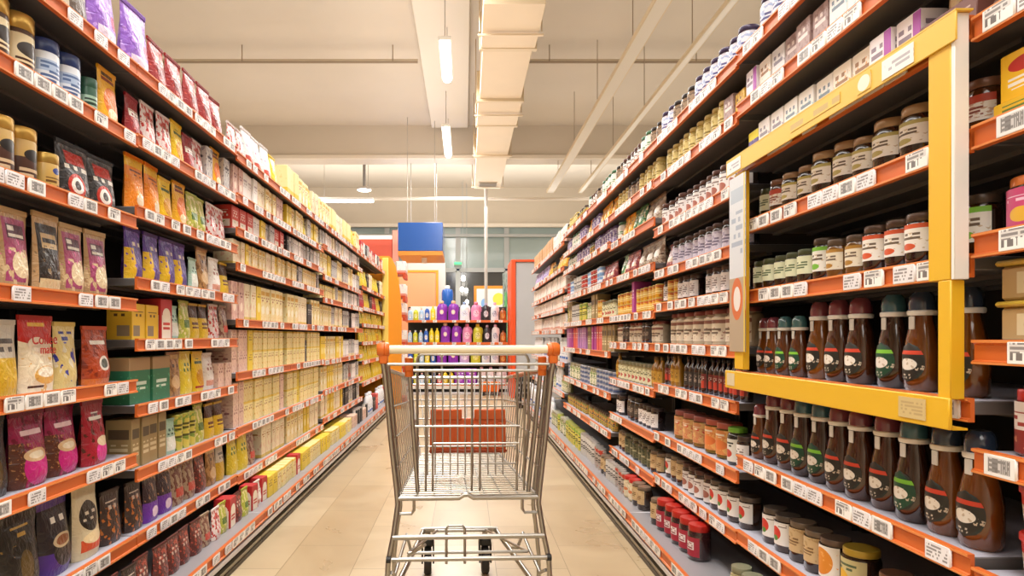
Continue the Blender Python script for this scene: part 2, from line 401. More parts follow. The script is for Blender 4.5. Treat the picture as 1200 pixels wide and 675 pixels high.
# red fascia at left with pale top rail and column
t = thing('shop_fascia', 'red brown shop fascia with a pale top rail behind the left shelves', 'sign', (-2.6, 16.5, 2.95))
b = MB(); b.box(-1.6, .72, 0, .12, .0, .62, .004); obj('red_panel', b, mat('fascia_red', '#c8492c', .45, vary=.08, bscale=1.5), t)
b = MB(); b.box(-1.6, .72, -.02, .14, .62, .72, .004); obj('top_rail', b, M_white, t)
b = MB(); b.box(.73, .88, -.03, .12, -2.95, .85, .004); obj('corner_post', b, mat('fascia_pink', '#e08a78', .5), t)
b = MB(); b.box(-1.6, -1.5, 0, .12, -2.95, .0, .004); obj('corner_post', b, mat('fascia_pink', '#e08a78', .5), t)
b = MB(); b.box(-1.5, .72, .06, .1, -2.95, -.0, .004); obj('grey_panel', b, mat('fascia_grey', '#a9a79d', .5), t)
b = MB()
for k in range(4): b.box(.1+k*.14, .19+k*.14, .0, .06, -.4, -.12, .004)
obj('dark_slots', b, M_black, t)
# salmon notice cabinet at left of the glass front
t = thing('display_cabinet', 'salmon fronted cabinet in an orange frame behind the small detergent bottles', 'cabinet', (-1.1, 15.6, 0))
b = MB(); b.box(-.62, .62, .0, .4, 0, 2.86, .01); obj('body', b, mat('cab_grey', '#b9b6b0', .5), t)
b = MB(); b.box(-.5, .38, -.02, 0, .3, 2.62, .004); obj('door', b, mat('cab_salmon', '#dd9468', .45, vary=.05, bscale=1.2), t)
b = MB(); b.box(.39, .45, -.03, 0, .3, 2.68, .004); b.box(-.56, -.5, -.03, 0, .3, 2.68, .004); b.box(-.5, .39, -.03, 0, 2.62, 2.68, .004)
obj('door_frame', b, mat('cab_orange', '#ea8d25', .4), t)
# orange framed picture board
t = thing('notice_board', 'orange framed notice board with a pale sheet beyond the detergent shelves', 'board', (.68, 16.6, 0))
b = MB(); b.box(-.45, .45, 0, .05, .9, 2.38, .004); obj('frame', b, mat('cab_orange', '#ea8d25'), t)
b = MB(); b.box(-.38, .38, -.008, 0, .97, 2.3)
obj('sheet', b, art('board_sheet', '#dcdcda', [('e', .75, .8, .2, .12, '#e8d24a'), ('e', .25, .72, .1, .09, '#7fa9d8'), ('e', .75, .5, .14, .1, '#9a9690'), ('t', .1, .6, .1, .6, 9, 14, '#8d97a8')]), t)
b = MB(); b.box(-.4, -.34, .0, .05, 0, .9); b.box(.34, .4, 0, .05, 0, .9); obj('stand', b, M_frame, t)
# blue bin thing and green-lit marker
t = thing('water_dispenser', 'blue water container with a white cap standing beyond the purple bottles', 'container', (-.42, 15.2, 0))
b = MB(); b.lathe([(.12, 1.75), (.14, 1.79), (.14, 2.1), (.12, 2.17), (.05, 2.2)], 18); obj('container', b, mat('sign_blue', '#1f57a8'), t)
b = MB(); b.lathe([(.06, 2.2), (.06, 2.27), (0, 2.28)], 14); obj('cap', b, M_white, t)
b = MB(); b.box(-.2, .2, -.2, .2, 0, 1.75, .01); obj('stand', b, M_black, t)
# slim banner stand, green and orange
t = thing('banner_stand', 'narrow banner stand with a green and orange strip beyond the white bottles', 'banner', (1.0, 15.0, 0))
b = MB(); b.box(-.12, .02, 0, .02, .3, 2.55); obj('banner', b, art('banner_art', '#8d948c', [('r', .3, .75, .1, .8, '#5ea564'), ('n', 9, .55, 0, 1, '#3c4a44')]), t)
b = MB(); b.box(.05, .11, 0, .02, .3, 2.3); obj('side_strip', b, mat('cab_orange', '#ea8d25'), t)
b = MB(); b.box(-.16, .14, -.12, .14, 0, .05, .008); b.tube([(0, .04, .05), (0, .04, 2.5)], .012); obj('foot', b, M_black, t)
t = thing('exit_light', 'small green lit sign on the middle window mullion', 'sign', (-.2, 17.9, 3.06))
b = MB(); b.box(-.1, .1, 0, .06, 0.03, .085, .006); obj('lit_panel', b, mat('exit_green', '#57e08a', .4, emit='#3fe07a', es=1.6), t)
b = MB(); b.box(-.11, .11, .06, .08, -.01, .11, .003); obj('bracket', b, M_frame, t)
for k, (x, z, r) in enumerate([(-.05, 2.62, .06), (-.08, 2.34, .055), (.03, 2.32, .055), (.05, 2.02, .05)]):
    t = thing('globe_lamp', 'small white globe lamp at the dark window, %s' % ['topmost of four', 'left of the middle two', 'right of the middle two', 'lowest of four'][k], 'lamp', (x, 17.1+k*.18, z), 0, 'globe lamps before the dark window')
    b = MB(); b.lathe([(0, -r*1.3), (r*.7, -r), (r, 0), (r*.7, r), (0, r*1.3)], 12); obj('globe', b, M_em, t)
    b = MB(); b.tube([(0, 0, r*1.2), (0, 0, 4.9-z+.35)], .004, 6); obj('cord', b, M_frame, t)
# pale grey unit with orange edge at the far right
t = thing('end_cabinet', 'tall pale grey cabinet side with an orange edge strip beside the right shelves', 'cabinet', (1.25, 11.0, 0))
b = MB(); b.box(-.38, .8, 0, .9, 0, 2.36, .01); obj('body', b, mat('unit_grey', '#b9babd', .45, vary=.04, bscale=1.3), t)
b = MB(); b.box(-.46, -.382, -.03, .9, 0, 2.38, .006); obj('edge_strip', b, mat('edge_orange', '#e8521e', .4), t)
b = MB(); b.box(-.38, .0, -.03, -.002, 2.34, 2.38, .003); obj('top_strip', b, mat('edge_orange', '#e8521e', .4), t)
# black perforated crates at the foot of the right shelving
t = thing('stacked_crate', 'black perforated plastic crate standing at the far foot of the right shelves', 'crate', (.93, 9.55, 0))
b = MB(); b.box(-.17, .17, -.12, .12, 0, .02)
for z in [.02+.075*k for k in range(6)]:
    b.box(-.17, .17, -.12, -.105, z, z+.022); b.box(-.17, .17, .105, .12, z, z+.022); b.box(-.17, -.155, -.12, .12, z, z+.022); b.box(.155, .17, -.12, .12, z, z+.022)
for k in range(6):
    x = -.17+k*.064; b.box(x, x+.02, -.12, -.105, 0, .42); b.box(x, x+.02, .105, .12, 0, .42)
for k in range(4):
    y = -.12+k*.073; b.box(-.17, -.155, y, y+.02, 0, .42); b.box(.155, .17, y, y+.02, 0, .42)
obj('lattice', b, M_black, t)
b = MB(); b.box(-.18, .18, -.13, -.1, .42, .45, .004); b.box(-.18, .18, .1, .13, .42, .45, .004); b.box(-.18, -.15, -.1, .1, .42, .45, .004); b.box(.15, .18, -.1, .1, .42, .45, .004)
obj('rim', b, M_black, t)

# ------------------------------------------------------------ shopping cart
def cart():
    t = thing('shopping_cart', 'empty wire shopping cart with a cream handle standing in the aisle', 'cart', (.012, 2.05, 0), math.radians(2.6))
    H = .0075
    b = MB(); b.lathe([(.0, -.254), (.0135, -.253), (.0135, .253), (0, .254)], 16); b.v = [(p[2], p[0], p[1]+1.01) for p in b.v]
    obj('handle', b, mat('handle_cream', '#f0e6c8', .35), t, label='cream plastic handle')
    for s in (-1, 1):
        b = MB(); b.lathe([(.0, .252), (.019, .253), (.023, .26), (.023, .266), (.021, .268), (.023, .27), (.023, .283), (.018, .292), (0, .293)], 18)
        b.v = [(s*p[2], p[0], p[1]+1.01) for p in b.v]
        b.box(s*.272-.014, s*.272+.014, -.012, .016, .965, .995, .004)
        obj('handle_end_cap', b, mat('cap_orange', '#dd6f22', .4), t, label='orange plastic end cap')
    # rear frame
    for s in (-1, 1):
        b = MB(); b.tube([(s*.276, .0, .985), (s*.268, .01, .93), (s*.25, .02, .72), (s*.232, .02, .56), (s*.228, .02, .51), (s*.240, .0, .42), (s*.256, -.01, .34), (s*.262, -.01, .24), (s*.262, .0, .13)], .0085, 10)
        obj('rear_leg', b, M_chrome, t)
        b = MB(); b.tube([(s*.262, .05, .965), (s*.245, .08, .75), (s*.226, .1, .54), (s*.225, .12, .48), (s*.238, .14, .40), (s*.248, .14, .3), (s*.25, .16, .17)], .007, 10)
        obj('inner_upright', b, M_chrome, t)
        b = MB(); b.tube([(s*.262, .0, .15), (s*.255, .12, .175), (s*.16, .78, .195)], .0105, 10); obj('chassis_tube', b, M_chrome, t)
        b = MB(); b.tube([(s*.248, .0, .30), (s*.24, .06, .27), (s*.225, .20, .30), (s*.21, .26, .34), (s*.2, .34, .26), (s*.19, .42, .235)], .006, 8); obj('rack_side_wire', b, M_chrome, t)
        # rear caster
        cst = obj('rear_caster', MB().box(s*.262-.03, s*.262+.03, -.03, .03, .115, .13, .004).box(s*.262-.028, s*.262-.02, -.02, .03, .04, .115, .002).box(s*.262+.02, s*.262+.028, -.02, .03, .04, .115, .002), M_black, t)
        b = MB(); b.lathe([(0, -.015), (.05, -.015), (.054, -.01), (.054, .01), (.05, .015), (0, .015)], 22); b.v = [(s*.262+p[2], .01+p[0], .054+p[1]) for p in b.v]
        obj('wheel', b, mat('rubber', '#2a2828', .6), cst)
        # front caster
        x = s*.127-.014
        cst = obj('front_caster', MB().box(x-.026, x+.026, .765, .835, .125, .165, .01).box(x-.028, x-.021, .775, .83, .05, .14, .002).box(x+.021, x+.028, .775, .83, .05, .14, .002), M_black, t)
        b = MB(); b.lathe([(0, -.016), (.055, -.016), (.06, -.01), (.06, .01), (.055, .016), (0, .016)], 22); b.v = [(x+p[2], .795+p[0], .0605+p[1]) for p in b.v]
        obj('wheel', b, mat('rubber', '#2a2828', .6), cst)
        b = MB(); b.tube([(x, .8, .165), (x, .8, .19)], .012, 10); obj('pivot', b, M_chrome, cst)
    b = MB(); b.tube([(-.17, .79, .195), (.17, .79, .195)], .0105, 10); b.tube([(-.16, .76, .21), (.16, .76, .21)], .006, 8); obj('front_crossbar', b, M_chrome, t)
    b = MB(); b.tube([(-.243, -.004, .412), (.243, -.004, .412)], .0085, 10); b.tube([(-.228, .02, .53), (-.03, .02, .53), (-.015, .02, .54), (0, .02, .54), (.015, .02, .53), (.228, .02, .53)], .008, 10)
    obj('rear_crossbar', b, M_chrome, t)
    b = MB(); b.tube([(-.245, -.022, .348), (.25, -.022, .348)], .0075, 10); rb = obj('rack_bar', b, M_chrome, t)
    for s in (-1, 1):
        b = MB(); b.tube([(s*.248, -.022, .348), (s*.262, -.022, .348)], .0105, 10); obj('bar_end_cap', b, M_black, rb)
    b = MB(); b.tube([(-.2, .15, .31), (.21, .15, .31)], .0055, 8)
    b.tube([(-.2, .15, .31), (-.1, .6, .25)], .005, 8); b.tube([(.21, .15, .31), (.1, .6, .25)], .005, 8); b.tube([(-.11, .6, .25), (.11, .6, .25)], .005, 8)
    b.tube([(-.14, -.01, .39), (-.2, .15, .3)], .005, 8)
    b.tube([(-.072, .0, .325), (-.072, .0, .437), (-.065, .0, .445), (-.020, .0, .445), (-.013, .0, .437), (-.013, .0, .325)], .0045, 8)
    obj('lower_rack', b, M_chrome, t)
    for s in (-1, 1):
        b = MB(); b.tube([(s*.176, .03, .535), (s*.176, .03, .49), (s*.184, .03, .478), (s*.225, .03, .478)], .005, 8); obj('rack_hook', b, M_chrome, t)
    # basket corner functions
    def side(s, q, v):   # q 0..1 along depth, v 0..1 up
        bx, by, bz = s*(.224-.05*q), .05+.74*q, .533
        tx, ty, tz = s*(.266-.045*q), .04+.86*q, .945-.082*q
        return (bx+(tx-bx)*v, by+(ty-by)*v, bz+(tz-bz)*v)
    for s in (-1, 1):
        b = MB()
        for k in range(17): b.tube([side(s, k/16, 0), side(s, k/16, 1)], .002, 6)
        for v in (.22, .45, .7): b.tube([side(s, 0, v), side(s, 1, v)], .0032, 6)
        b.tube([side(s, 0, 0), side(s, 1, 0)], .005, 8)
        sd = obj('side_grid', b, M_chrome, t)
        b = MB(); b.tube([side(s, 0, 1), side(s, 1, 1)], .007, 8); rm = obj('side_rim', b, M_chrome, t)
        if s == 1:
            b = MB(); b.tube([side(s, .03, 1), side(s, .75, 1)], .0095, 8); obj('rim_stretch', b, mat('rim_brown', '#a8623a', .45), rm, label='orange brown stretch of rim')  # orange brown tube laid over part of the right rim
    b = MB()
    for k in range(13):
        q = -1+2*k/12; lo = Vector(side(1, 1, 0)); hi = Vector(side(1, 1, 1)); b.tube([(lo.x*q, lo.y, lo.z), (hi.x*q, hi.y, hi.z)], .0024, 6)
    for v in (.0, .22, .45, .7):
        p = side(1, 1, v); b.tube([(-p[0], p[1], p[2]), p], .0034, 6)
    obj('front_grid', b, M_chrome, t)
    p = side(1, 1, 1); b = MB(); b.tube([(-p[0], p[1], p[2]), p], .007, 8); b.tube([(-p[0]+.01, p[1]-.005, p[2]-.03), (p[0]-.01, p[1]-.005, p[2]-.03)], .004, 8); obj('front_rim', b, M_chrome, t)
    b = MB()
    for k in range(27):
        q = k/26; p = side(1, q, 0); b.tube([(-p[0], p[1], .533), (p[0], p[1], .533)], .002, 6)
    for k in range(9):
        q = -1+2*k/8; a = side(1, 0, 0); c = side(1, 1, 0); b.tube([(a[0]*q, a[1], .528), (c[0]*q, c[1], .528)], .003, 6)
    obj('basket_floor', b, M_chrome, t)
    # rear gate
    g = MB()
    for x in (-.139, -.116, .013, .04, .163, .187): g.tube([(x*1.0, .05, .945), (x, .07, .54)], .0036, 8)
    g.tube([(-.185, .05, .94), (.24, .05, .94)], .0045, 8)
    g.tube([(-.185, .055, .757), (.17, .055, .757)], .0038, 8); g.tube([(-.115, .06, .70), (.17, .06, .70)], .003, 8)
    g.tube([(-.26, .0, .963), (.26, .0, .963)], .0045, 8)
    g.tube([(-.192, .04, .955), (-.18, .05, .75), (-.165, .06, .54)], .0068, 10)
    g.tube([(.24, .04, .955), (.222, .05, .75), (.2, .06, .54)], .0068, 10)
    obj('rear_gate', g, M_chrome, t)
    g = MB()
    for k in range(11): g.tube([(-.135+k*.0268, .27, .93), (-.135+k*.0268, .22, .56)], .0026, 6)
    for z, y in ((.93, .27), (.80, .255), (.66, .235), (.60, .225)): g.tube([(-.17, y, z), (.185, y, z)], .003, 6)
    obj('seat_back_grid', g, M_chrome, t)
    g = MB(); g.tube([(-.17, .19, .56), (-.17, .19, .97), (-.165, .19, .983), (-.155, .19, .99), (.205, .19, .99), (.214, .19, .983), (.22, .19, .97), (.22, .19, .74), (.2, .19, .56)], .0048, 8)
    g.tube([(-.085, .19, .99), (-.085, .19, .9)], .004, 6)
    obj('seat_frame', g, M_chrome, t)
    mo = mat('seat_orange', '#d4602a', .45, vary=.04)
    g = MB(); g.box(-.128, .152, .30, .308, .632, .752, .004)
    for k in range(6): g.box(-.11+k*.046, -.085+k*.046, .294, .3, .64, .735, .002)
    fl = obj('child_seat_flap', g, mo, t, label='orange plastic child seat flap')
    g = MB(); g.box(-.125, -.01, .295, .31, .745, .785, .004); g.box(.035, .15, .295, .31, .745, .785, .004); obj('hinge_tab', g, mo, fl)
    g = MB(); g.box(-.13, .154, .285, .3, .626, .64, .004); obj('lower_lip', g, mat('seat_dark', '#9c3d15', .5), fl)
    for x, z in ((-.193, .952), (.243, .955)):
        g = MB(); g.lathe([(.008, -.032), (.014, -.03), (.014, .03), (.008, .032)], 12, cx=x, cy=.04); g.v = [(p[0], p[1], p[2]+z) for p in g.v]
        g.box(x-.012, x+.012, .02, .05, z-.012, z+.012, .003)
        obj('hinge_clip', g, mat('cap_orange', '#dd6f22'), t, label='orange hinge clip')
cart()
# ------------------------------------------------------------ shelving
LX, RX = -1.16, .96
ORD = ['first', 'second', 'third', 'fourth', 'fifth', 'sixth', 'seventh', 'eighth', 'ninth', 'tenth', 'eleventh', 'twelfth', 'thirteenth', 'fourteenth', 'fifteenth', 'sixteenth', 'seventeenth', 'eighteenth', 'nineteenth', 'twentieth', 'twenty first', 'twenty second', 'twenty third', 'twenty fourth']
tagart = [art('price_tag_a', '#f1eeea', [('r', .16, .84, .2, .84, '#cfcbc8'), ('t', .18, .82, .22, .82, 34, 1.0, '#7a7674'), ('t', .2, .8, .25, .8, 13, 5, '#8a8684')]),
          art('price_tag_b', '#f4f1ec', [('r', .1, .9, .55, .9, '#dad6d2'), ('t', .12, .9, .5, .92, 15, 5, '#8d8886'), ('t', .12, .6, .1, .5, 34, 1.0, '#77716f')]),
          art('price_tag_c', '#ece8ea', [('t', .1, .9, .15, .85, 18, 6, '#96908f')])]
tagmesh = []
for i, ta in enumerate(tagart):
    b = MB(); b.box(-.036, .036, -.004, .003, -.0215, .0215, .004); tagmesh.append(b.mesh('price_tag', ta))
trayart = None
def bay(side, k, y0, y1, zs, phrase, dens):
    L = y1-y0-.004
    if side == 'L': t = thing('shelving_unit', phrase, 'shelving', (LX, y0+.002, 0), PI/2)
    else: t = thing('shelving_unit', phrase, 'shelving', (RX, y1-.002, 0), -PI/2)
    b = MB(); b.box(0, L, .47, .485, .07, 2.12); obj('back_panel', b, M_back, t)
    for x in (0.002, L-.032):
        b = MB(); b.box(x, x+.03, .43, .469, 0, 2.12, .003); obj('upright', b, M_black, t)
    # base
    bs = obj('base_deck', MB().box(0, L, -.13, .47, .07, .154, .004), M_base, t)
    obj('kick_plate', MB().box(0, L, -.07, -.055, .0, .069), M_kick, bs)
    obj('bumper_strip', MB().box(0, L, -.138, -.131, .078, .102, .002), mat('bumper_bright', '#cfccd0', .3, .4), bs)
    obj('floor_strip', MB().box(0, L, -.125, -.10, .0, .02), M_kick, bs)  # dark brown strip along the floor line below the base
    obj('floor_strip_pale', MB().box(0, L, -.12, -.10, .0205, .038), M_strip, bs)  # pale strip just above the dark brown one
    rng = random.Random(k*7+(3 if side == 'L' else 5))
    zn = sorted(zs, reverse=True)
    for z in zn:
        base = z < .2; fy = -.13 if base else 0.0
        if base: sh = bs
        else:
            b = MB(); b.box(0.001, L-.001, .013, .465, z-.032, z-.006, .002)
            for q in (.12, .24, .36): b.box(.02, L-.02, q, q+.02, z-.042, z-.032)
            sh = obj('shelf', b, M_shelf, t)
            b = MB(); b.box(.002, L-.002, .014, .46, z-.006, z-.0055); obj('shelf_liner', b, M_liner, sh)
        zb = z-.046
        f = fy-(.008 if base else 0)
        poly = [(f, z), (f+.013, z), (f+.013, zb), (f, zb), (f, zb+.006), (f+.005, zb+.008), (f+.005, z-.009), (f, z-.006)]
        b = MB(); b.prism(poly, 'x', 0, L, 0); rl = obj('price_rail', b, M_orange, sh)
        b = MB(); b.box(0, L, f-.0015, f-.0002, z-.0055, z-.0005); b.box(0, L, f-.0015, f-.0002, zb+.0005, zb+.0045); obj('rail_lip', b, M_orange_l, sh)
        x = .02+rng.random()*.08
        while x < L-.08:
            if rng.random() < dens: 
                for r in range(rng.choice((1, 1, 2, 3, 4) if dens > .6 else (1, 1, 1, 2))):
                    if x > L-.08: break
                    link('price_tag', tagmesh[rng.randrange(3)], sh, (x+.036, f+.0015, z-.023)); x += .0745
                x += rng.choice((.01, .03, .06, .1))
            else: x += rng.choice((.05, .09, .14))
    return t

# ------------------------------------------------------------ packaging shapes (origin at base centre, front towards -Y)
PR = {}
def proto(key, look, cat, w, d, h, parts, root):
    """parts: [(name, MB, mats, part_label)]"""
    PR[key] = dict(look=look, cat=cat, w=w, d=d, h=h, root=root, parts=[(n, b.mesh(n, m), lb) for n, b, m, lb in parts], raw=parts)
def merged(p):
    if 'one' not in p:
        j = MB(); ms = []
        for n, b, m, lb in p['raw']:
            m = list(m) if isinstance(m, (list, tuple)) else [m]
            j.join(b, len(ms)); ms += m
        p['one'] = j.mesh(p['root'], ms)
    return p['one']
def pouch_mb(w, h, d, gus=.75, seed=0, top=.92):
    rg = random.Random(seed); nu, nv = 12, 16; fr = []; bk = []
    ph = [rg.random()*6 for _ in range(6)]
    for j in range(nv+1):
        v = j/nv
        if v < .15: th = gus+(1-gus)*(v/.15)
        elif v < top: th = (1-((v-.15)/(top-.15))**1.6)
        else: th = 0
        th = max(th, .035); wd = w*(1-.05*math.sin(PI*min(v/top, 1)))
        r1 = []; r2 = []
        for i in range(nu+1):
            u = i/nu; e = (1-abs(2*u-1)**2.6)**.6 if 0 < u < 1 else 0
            cr = (.06*math.sin(9*u+5*v+ph[0])+.05*math.sin(13*v-7*u+ph[1])+.03*math.sin(23*v+11*u+ph[2]))*(e if v < top else 0)*(.4+v*.8)
            y = d/2*(th*e*(1+cr)+.01)
            z = v*h; 
            if v < .05: z = v*h*(1 if e < .3 else .6)
            x = (u-.5)*wd
            r1.append((x, -y, z)); r2.append((-x, y, z))
        fr.append(r1); bk.append(r2)
    b = MB(); b.sheet(fr); b.sheet(bk)
    n = nu+1
    bot = [fr[0][i] for i in range(n)]+[bk[0][i] for i in range(n)]
    b._add(bot, [tuple(range(2*n))[::-1]], [[(.5, 0)]*(2*n)])
    tp = [fr[-1][i] for i in range(n)]+[bk[-1][i] for i in range(n)]
    b._add(tp, [tuple(range(2*n))], [[(.5, 1)]*(2*n)])
    return b
def pouch(key, look, w, h, d, base, layers, seal=None, rough=.33, seed=None, cat='bag'):
    b = pouch_mb(w, h, d, seed=seed if seed is not None else len(PR)); a = art('print_'+key, base, layers, rough, wrinkle=.35, coat=.15)
    s = MB(); s.box(-w/2+.001, w/2-.001, -.0035, .0035, h*.94, h*1.005)
    for k in range(5): s.box(-w/2+.002, w/2-.002, -.0045, .0045, h*(.945+.012*k), h*(.950+.012*k))
    proto(key, look, cat, w, d, h*1.005, [('pouch_body', b, a, None), ('top_seal', s, mat('seal_'+key, seal or base, .4), None)], 'coffee_pouch' if 'coffee' in look else 'food_pouch')
def carton(key, look, w, h, d, base, layers, root='carton', cat='box', lid=None):
    b = MB(); b.box(-w/2, w/2, -d/2, d/2, 0, h, .0015)
    f = MB(); f.box(-w/2+.002, w/2-.002, -d/2+.002, .0, h, h+.0012); 
    proto(key, look, cat, w, d, h+.0012, [('carton_body', b, art('print_'+key, base, layers, .5), None), ('top_flap', f, mat('flap_'+key, lid or base, .5), None)], root)
def jar(key, look, r, h, lid, content, base, layers, lab=(.2, .7), lh=None, root='jar', wide=1.15, cat='jar', ang=1.25, liddome=0):
    lh = lh or .018
    b = MB(); b.lathe([(r*.88, 0), (r, .006), (r, h*.74), (r*.93, h*.82), (r*.8, h-lh-.003), (r*.8, h-lh)], 22)
    l = MB(); l.lathe([(r*.9, h-lh), (r*.92, h-lh+.001), (r*.92, h-.003), (r*.88, h), (0, h+liddome)], 22)
    a = MB(); a.lathe([(r*1.012, h*lab[0]), (r*1.012, h*lab[1])], 14, a0=-PI/2-ang, a1=-PI/2+ang)
    parts = [('glass_body', b, mat('content_'+str(content), content, .12, coat=.8, vary=.12, bscale=40), None), ('lid', l, mat('lid_'+str(lid), lid, .32, .2), None),
             ('paper_label', a, art('print_'+key, base, layers, .5), None)]
    proto(key, look, cat, 2*r, 2*r, h+liddome, parts, root)
def tin(key, look, r, h, lid, base, layers, lh=.03, metal=0, root='coffee_tin', lidmetal=.6):
    b = MB(); b.lathe([(r*.97, 0), (r, .004), (r, h-lh-.004), (r*.97, h-lh)], 24)
    l = MB(); l.lathe([(r*.98, h-lh), (r*1.0, h-lh+.002), (r*1.0, h-.004), (r*.95, h), (0, h)], 24)
    proto(key, look, 'can', 2*r, 2*r, h, [('tin_body', b, art('print_'+key, base, layers, .3, metal), None), ('lid', l, mat('tinlid_'+str(lid), lid, .28, lidmetal), None)], root)
def honey(key, look, cap, band, sc=1.0, body='#4e2a10'):
    r = .039*sc; h = .235*sc
    b = MB(); b.lathe([(r*.8, 0), (r*.98, .01*sc), (r*1.02, .05*sc), (r, .09*sc), (r*.86, .125*sc), (r*.68, .155*sc), (r*.58, .172*sc), (r*.58, .178*sc)], 24, sx=1.08, sy=.9)
    c = MB(); c.lathe([(r*.74, .178*sc), (r*.78, .182*sc), (r*.78, .188*sc), (r*.72, .19*sc)], 22)
    k = MB(); k.lathe([(r*.70, .19*sc), (r*.72, .205*sc), (r*.66, .222*sc), (r*.45, .233*sc), (0, .236*sc)], 22)
    # oval label laid on the curved front
    g = []; n = 10
    for j in range(n+1):
        v = -1+2*j/n; row = []
        for i in range(n+1):
            u = -1+2*i/n; ww = math.sqrt(max(0, 1-v*v))*.99+.01
            th = u*ww*1.0; z = (.068+v*.046)*sc
            rr = r*(1.02 if z < .09*sc else 1-.14*(z-.09*sc)/(.035*sc))*1.012
            row.append((rr*1.08*math.sin(th), -rr*.9*math.cos(th)-.0006, z))
        g.append(row)
    a = MB(); a.sheet(g)
    tg = MB(); tg.box(-.009*sc, .009*sc, -r*.66-.001, -r*.60, .145*sc, .176*sc, .001)
    la = art('print_'+key, '#26302a', [('e', .5, .5, .5, .5, band if band.startswith('#1') or band.startswith('#2') else '#2b2822'), ('r', 0, 1, .70, .80, '#7fc23a' if band.startswith('#1') else '#d0452c'),
             ('e', .5, .45, .3, .15, '#efe8da'), ('n', 7, .58, .3, .6, '#c9b9a0'), ('t', .3, .7, .08, .2, 14, 14, '#c8c0ae')])
    proto(key, look, 'bottle', r*2.2, r*1.9, h, [('bottle_body', b, mat('honey_'+body, body, .1, coat=.9, vary=.18, bscale=14), None), ('collar', c, M_white, 'white collar ring'),
          ('cap', k, mat('cap_'+cap, cap, .18, coat=.8), None), ('paper_label', a, la, None), ('neck_tag', tg, mat('neck_tag', '#d9d6cf', .4), None)], 'honey_bottle')
def sauce(key, look, r, h, cap, body, base, layers, root='sauce_bottle'):
    b = MB(); b.lathe([(r*.9, 0), (r, .006), (r, h*.6), (r*.85, h*.7), (r*.42, h*.8), (r*.38, h*.9)], 20)
    k = MB(); k.lathe([(r*.46, h*.9), (r*.46, h*.99), (r*.4, h), (0, h)], 16)
    a = MB(); a.lathe([(r*1.015, h*.15), (r*1.015, h*.55)], 14, a0=-PI/2-1.2, a1=-PI/2+1.2)
    proto(key, look, 'bottle', 2*r, 2*r, h, [('bottle_body', b, mat('content_'+body, body, .12, coat=.8), None), ('cap', k, mat('lid_'+cap, cap, .32, .2), None), ('paper_label', a, art('print_'+key, base, layers, .5), None)], root)
def tub(key, look, r, h, lid, base, layers, root='food_tub', square=False):
    b = MB(); l = MB()
    if square:
        b.box(-r, r, -r*.8, r*.8, 0, h*.86, .006); l.box(-r*1.1, r*1.1, -r*.9, r*.9, h*.86, h, .004)
    else:
        b.lathe([(r*.82, 0), (r*.85, .003), (r*.97, h*.84)], 22); l.lathe([(r*1.03, h*.84), (r*1.05, h*.86), (r*1.05, h*.96), (r*.98, h), (0, h)], 22)
    proto(key, look, 'tub', 2.2*r, 2.1*r, h, [('tub_body', b, art('print_'+key, base, layers, .4), None), ('lid', l, mat('lid_'+lid, lid, .35), None)], root)
def jug(key, look, w, h, body, cap, layers, hand=True, d=None, round_=True):
    d = d or w*.62
    prof = [(.44, 0), (.5, .02), (.5, .5), (.47, .68), (.36, .8), (.2, .86), (.17, .87)]
    b = MB(); b.lathe([(p*w, q*h) for p, q in prof], 24, sy=d/w)
    k = MB(); k.lathe([(.2*w, .87*h), (.2*w, .97*h), (.15*w, h), (0, h)], 16)
    a = MB(); g = []
    for j in range(7):
        row = []
        for i in range(9):
            th = (-.9+1.8*i/8); z = h*(.14+.46*j/6); row.append((w*.505*math.sin(th), -d*.505*math.cos(th)-.0015, z))
        g.append(row)
    a.sheet(g)
    P = [('jug_body', b, mat('jug_'+body, body, .28, coat=.3), None), ('cap', k, mat('lid_'+cap, cap, .35), None), ('paper_label', a, art('print_'+key, body, layers, .4), None)]
    if hand:
        hd = MB(); hd.tube([(w*.28, 0, h*.82), (w*.46, 0, h*.76), (w*.53, 0, h*.6), (w*.5, 0, h*.46)], w*.055, 8); P.append(('handle', hd, mat('jug_'+body, body), None))
    proto(key, look, 'bottle', w*1.1, d, h, P, 'detergent_bottle')

W = '#efe9dd'
# --- left shelving: coffee, creamer, snacks
gold = '#c9a04e'
tin('goldtin', 'gold lidded coffee jar', .047, .175, gold, '#4a2d1a', [('r', 0, 1, .0, .12, '#8a6a34'), ('n', 9, .52, 0, 1, '#6b4526'), ('r', .3, .7, .3, .9, '#e8d8ae'), ('e', .5, .6, .13, .16, '#2c2018'), ('t', .34, .66, .32, .42, 14, 12, '#4a2a18')], .045)
tin('bluetin', 'blue lidded instant coffee jar', .045, .15, '#26396e', '#5a3a22', [('r', .28, .74, .0, 1, '#dfe6ee'), ('r', .3, .72, .5, .8, '#a8bcd8'), ('t', .34, .66, .15, .75, 12, 9, '#4d6796')], .038, lidmetal=0)
tin('browngold', 'brown coffee jar with a gold lid', .045, .155, gold, '#4b3026', [('r', 0, 1, .6, 1, '#c6a25a'), ('e', .5, .66, .1, .14, '#1e1714'), ('t', .36, .64, .15, .4, 10, 8, '#d8c09a')], .035)
tin('smallgold', 'small gold coffee jar with a blue crest', .037, .11, '#b8964a', '#cba75a', [('e', .5, .75, .06, .12, '#2c3f86'), ('t', .36, .64, .1, .5, 12, 7, '#6b4a22')], .03)
tin('greentin', 'slim dark green instant coffee jar', .03, .12, '#2f5a48', '#2c5a44', [('r', .2, .8, .1, .7, '#9fc0a8'), ('t', .3, .7, .2, .6, 8, 6, '#1c3a2c')], .03, lidmetal=0)
CUP = lambda c1, c2: [('e', .5, .22, .3, .17, c1), ('e', .5, .33, .27, .06, c2)]
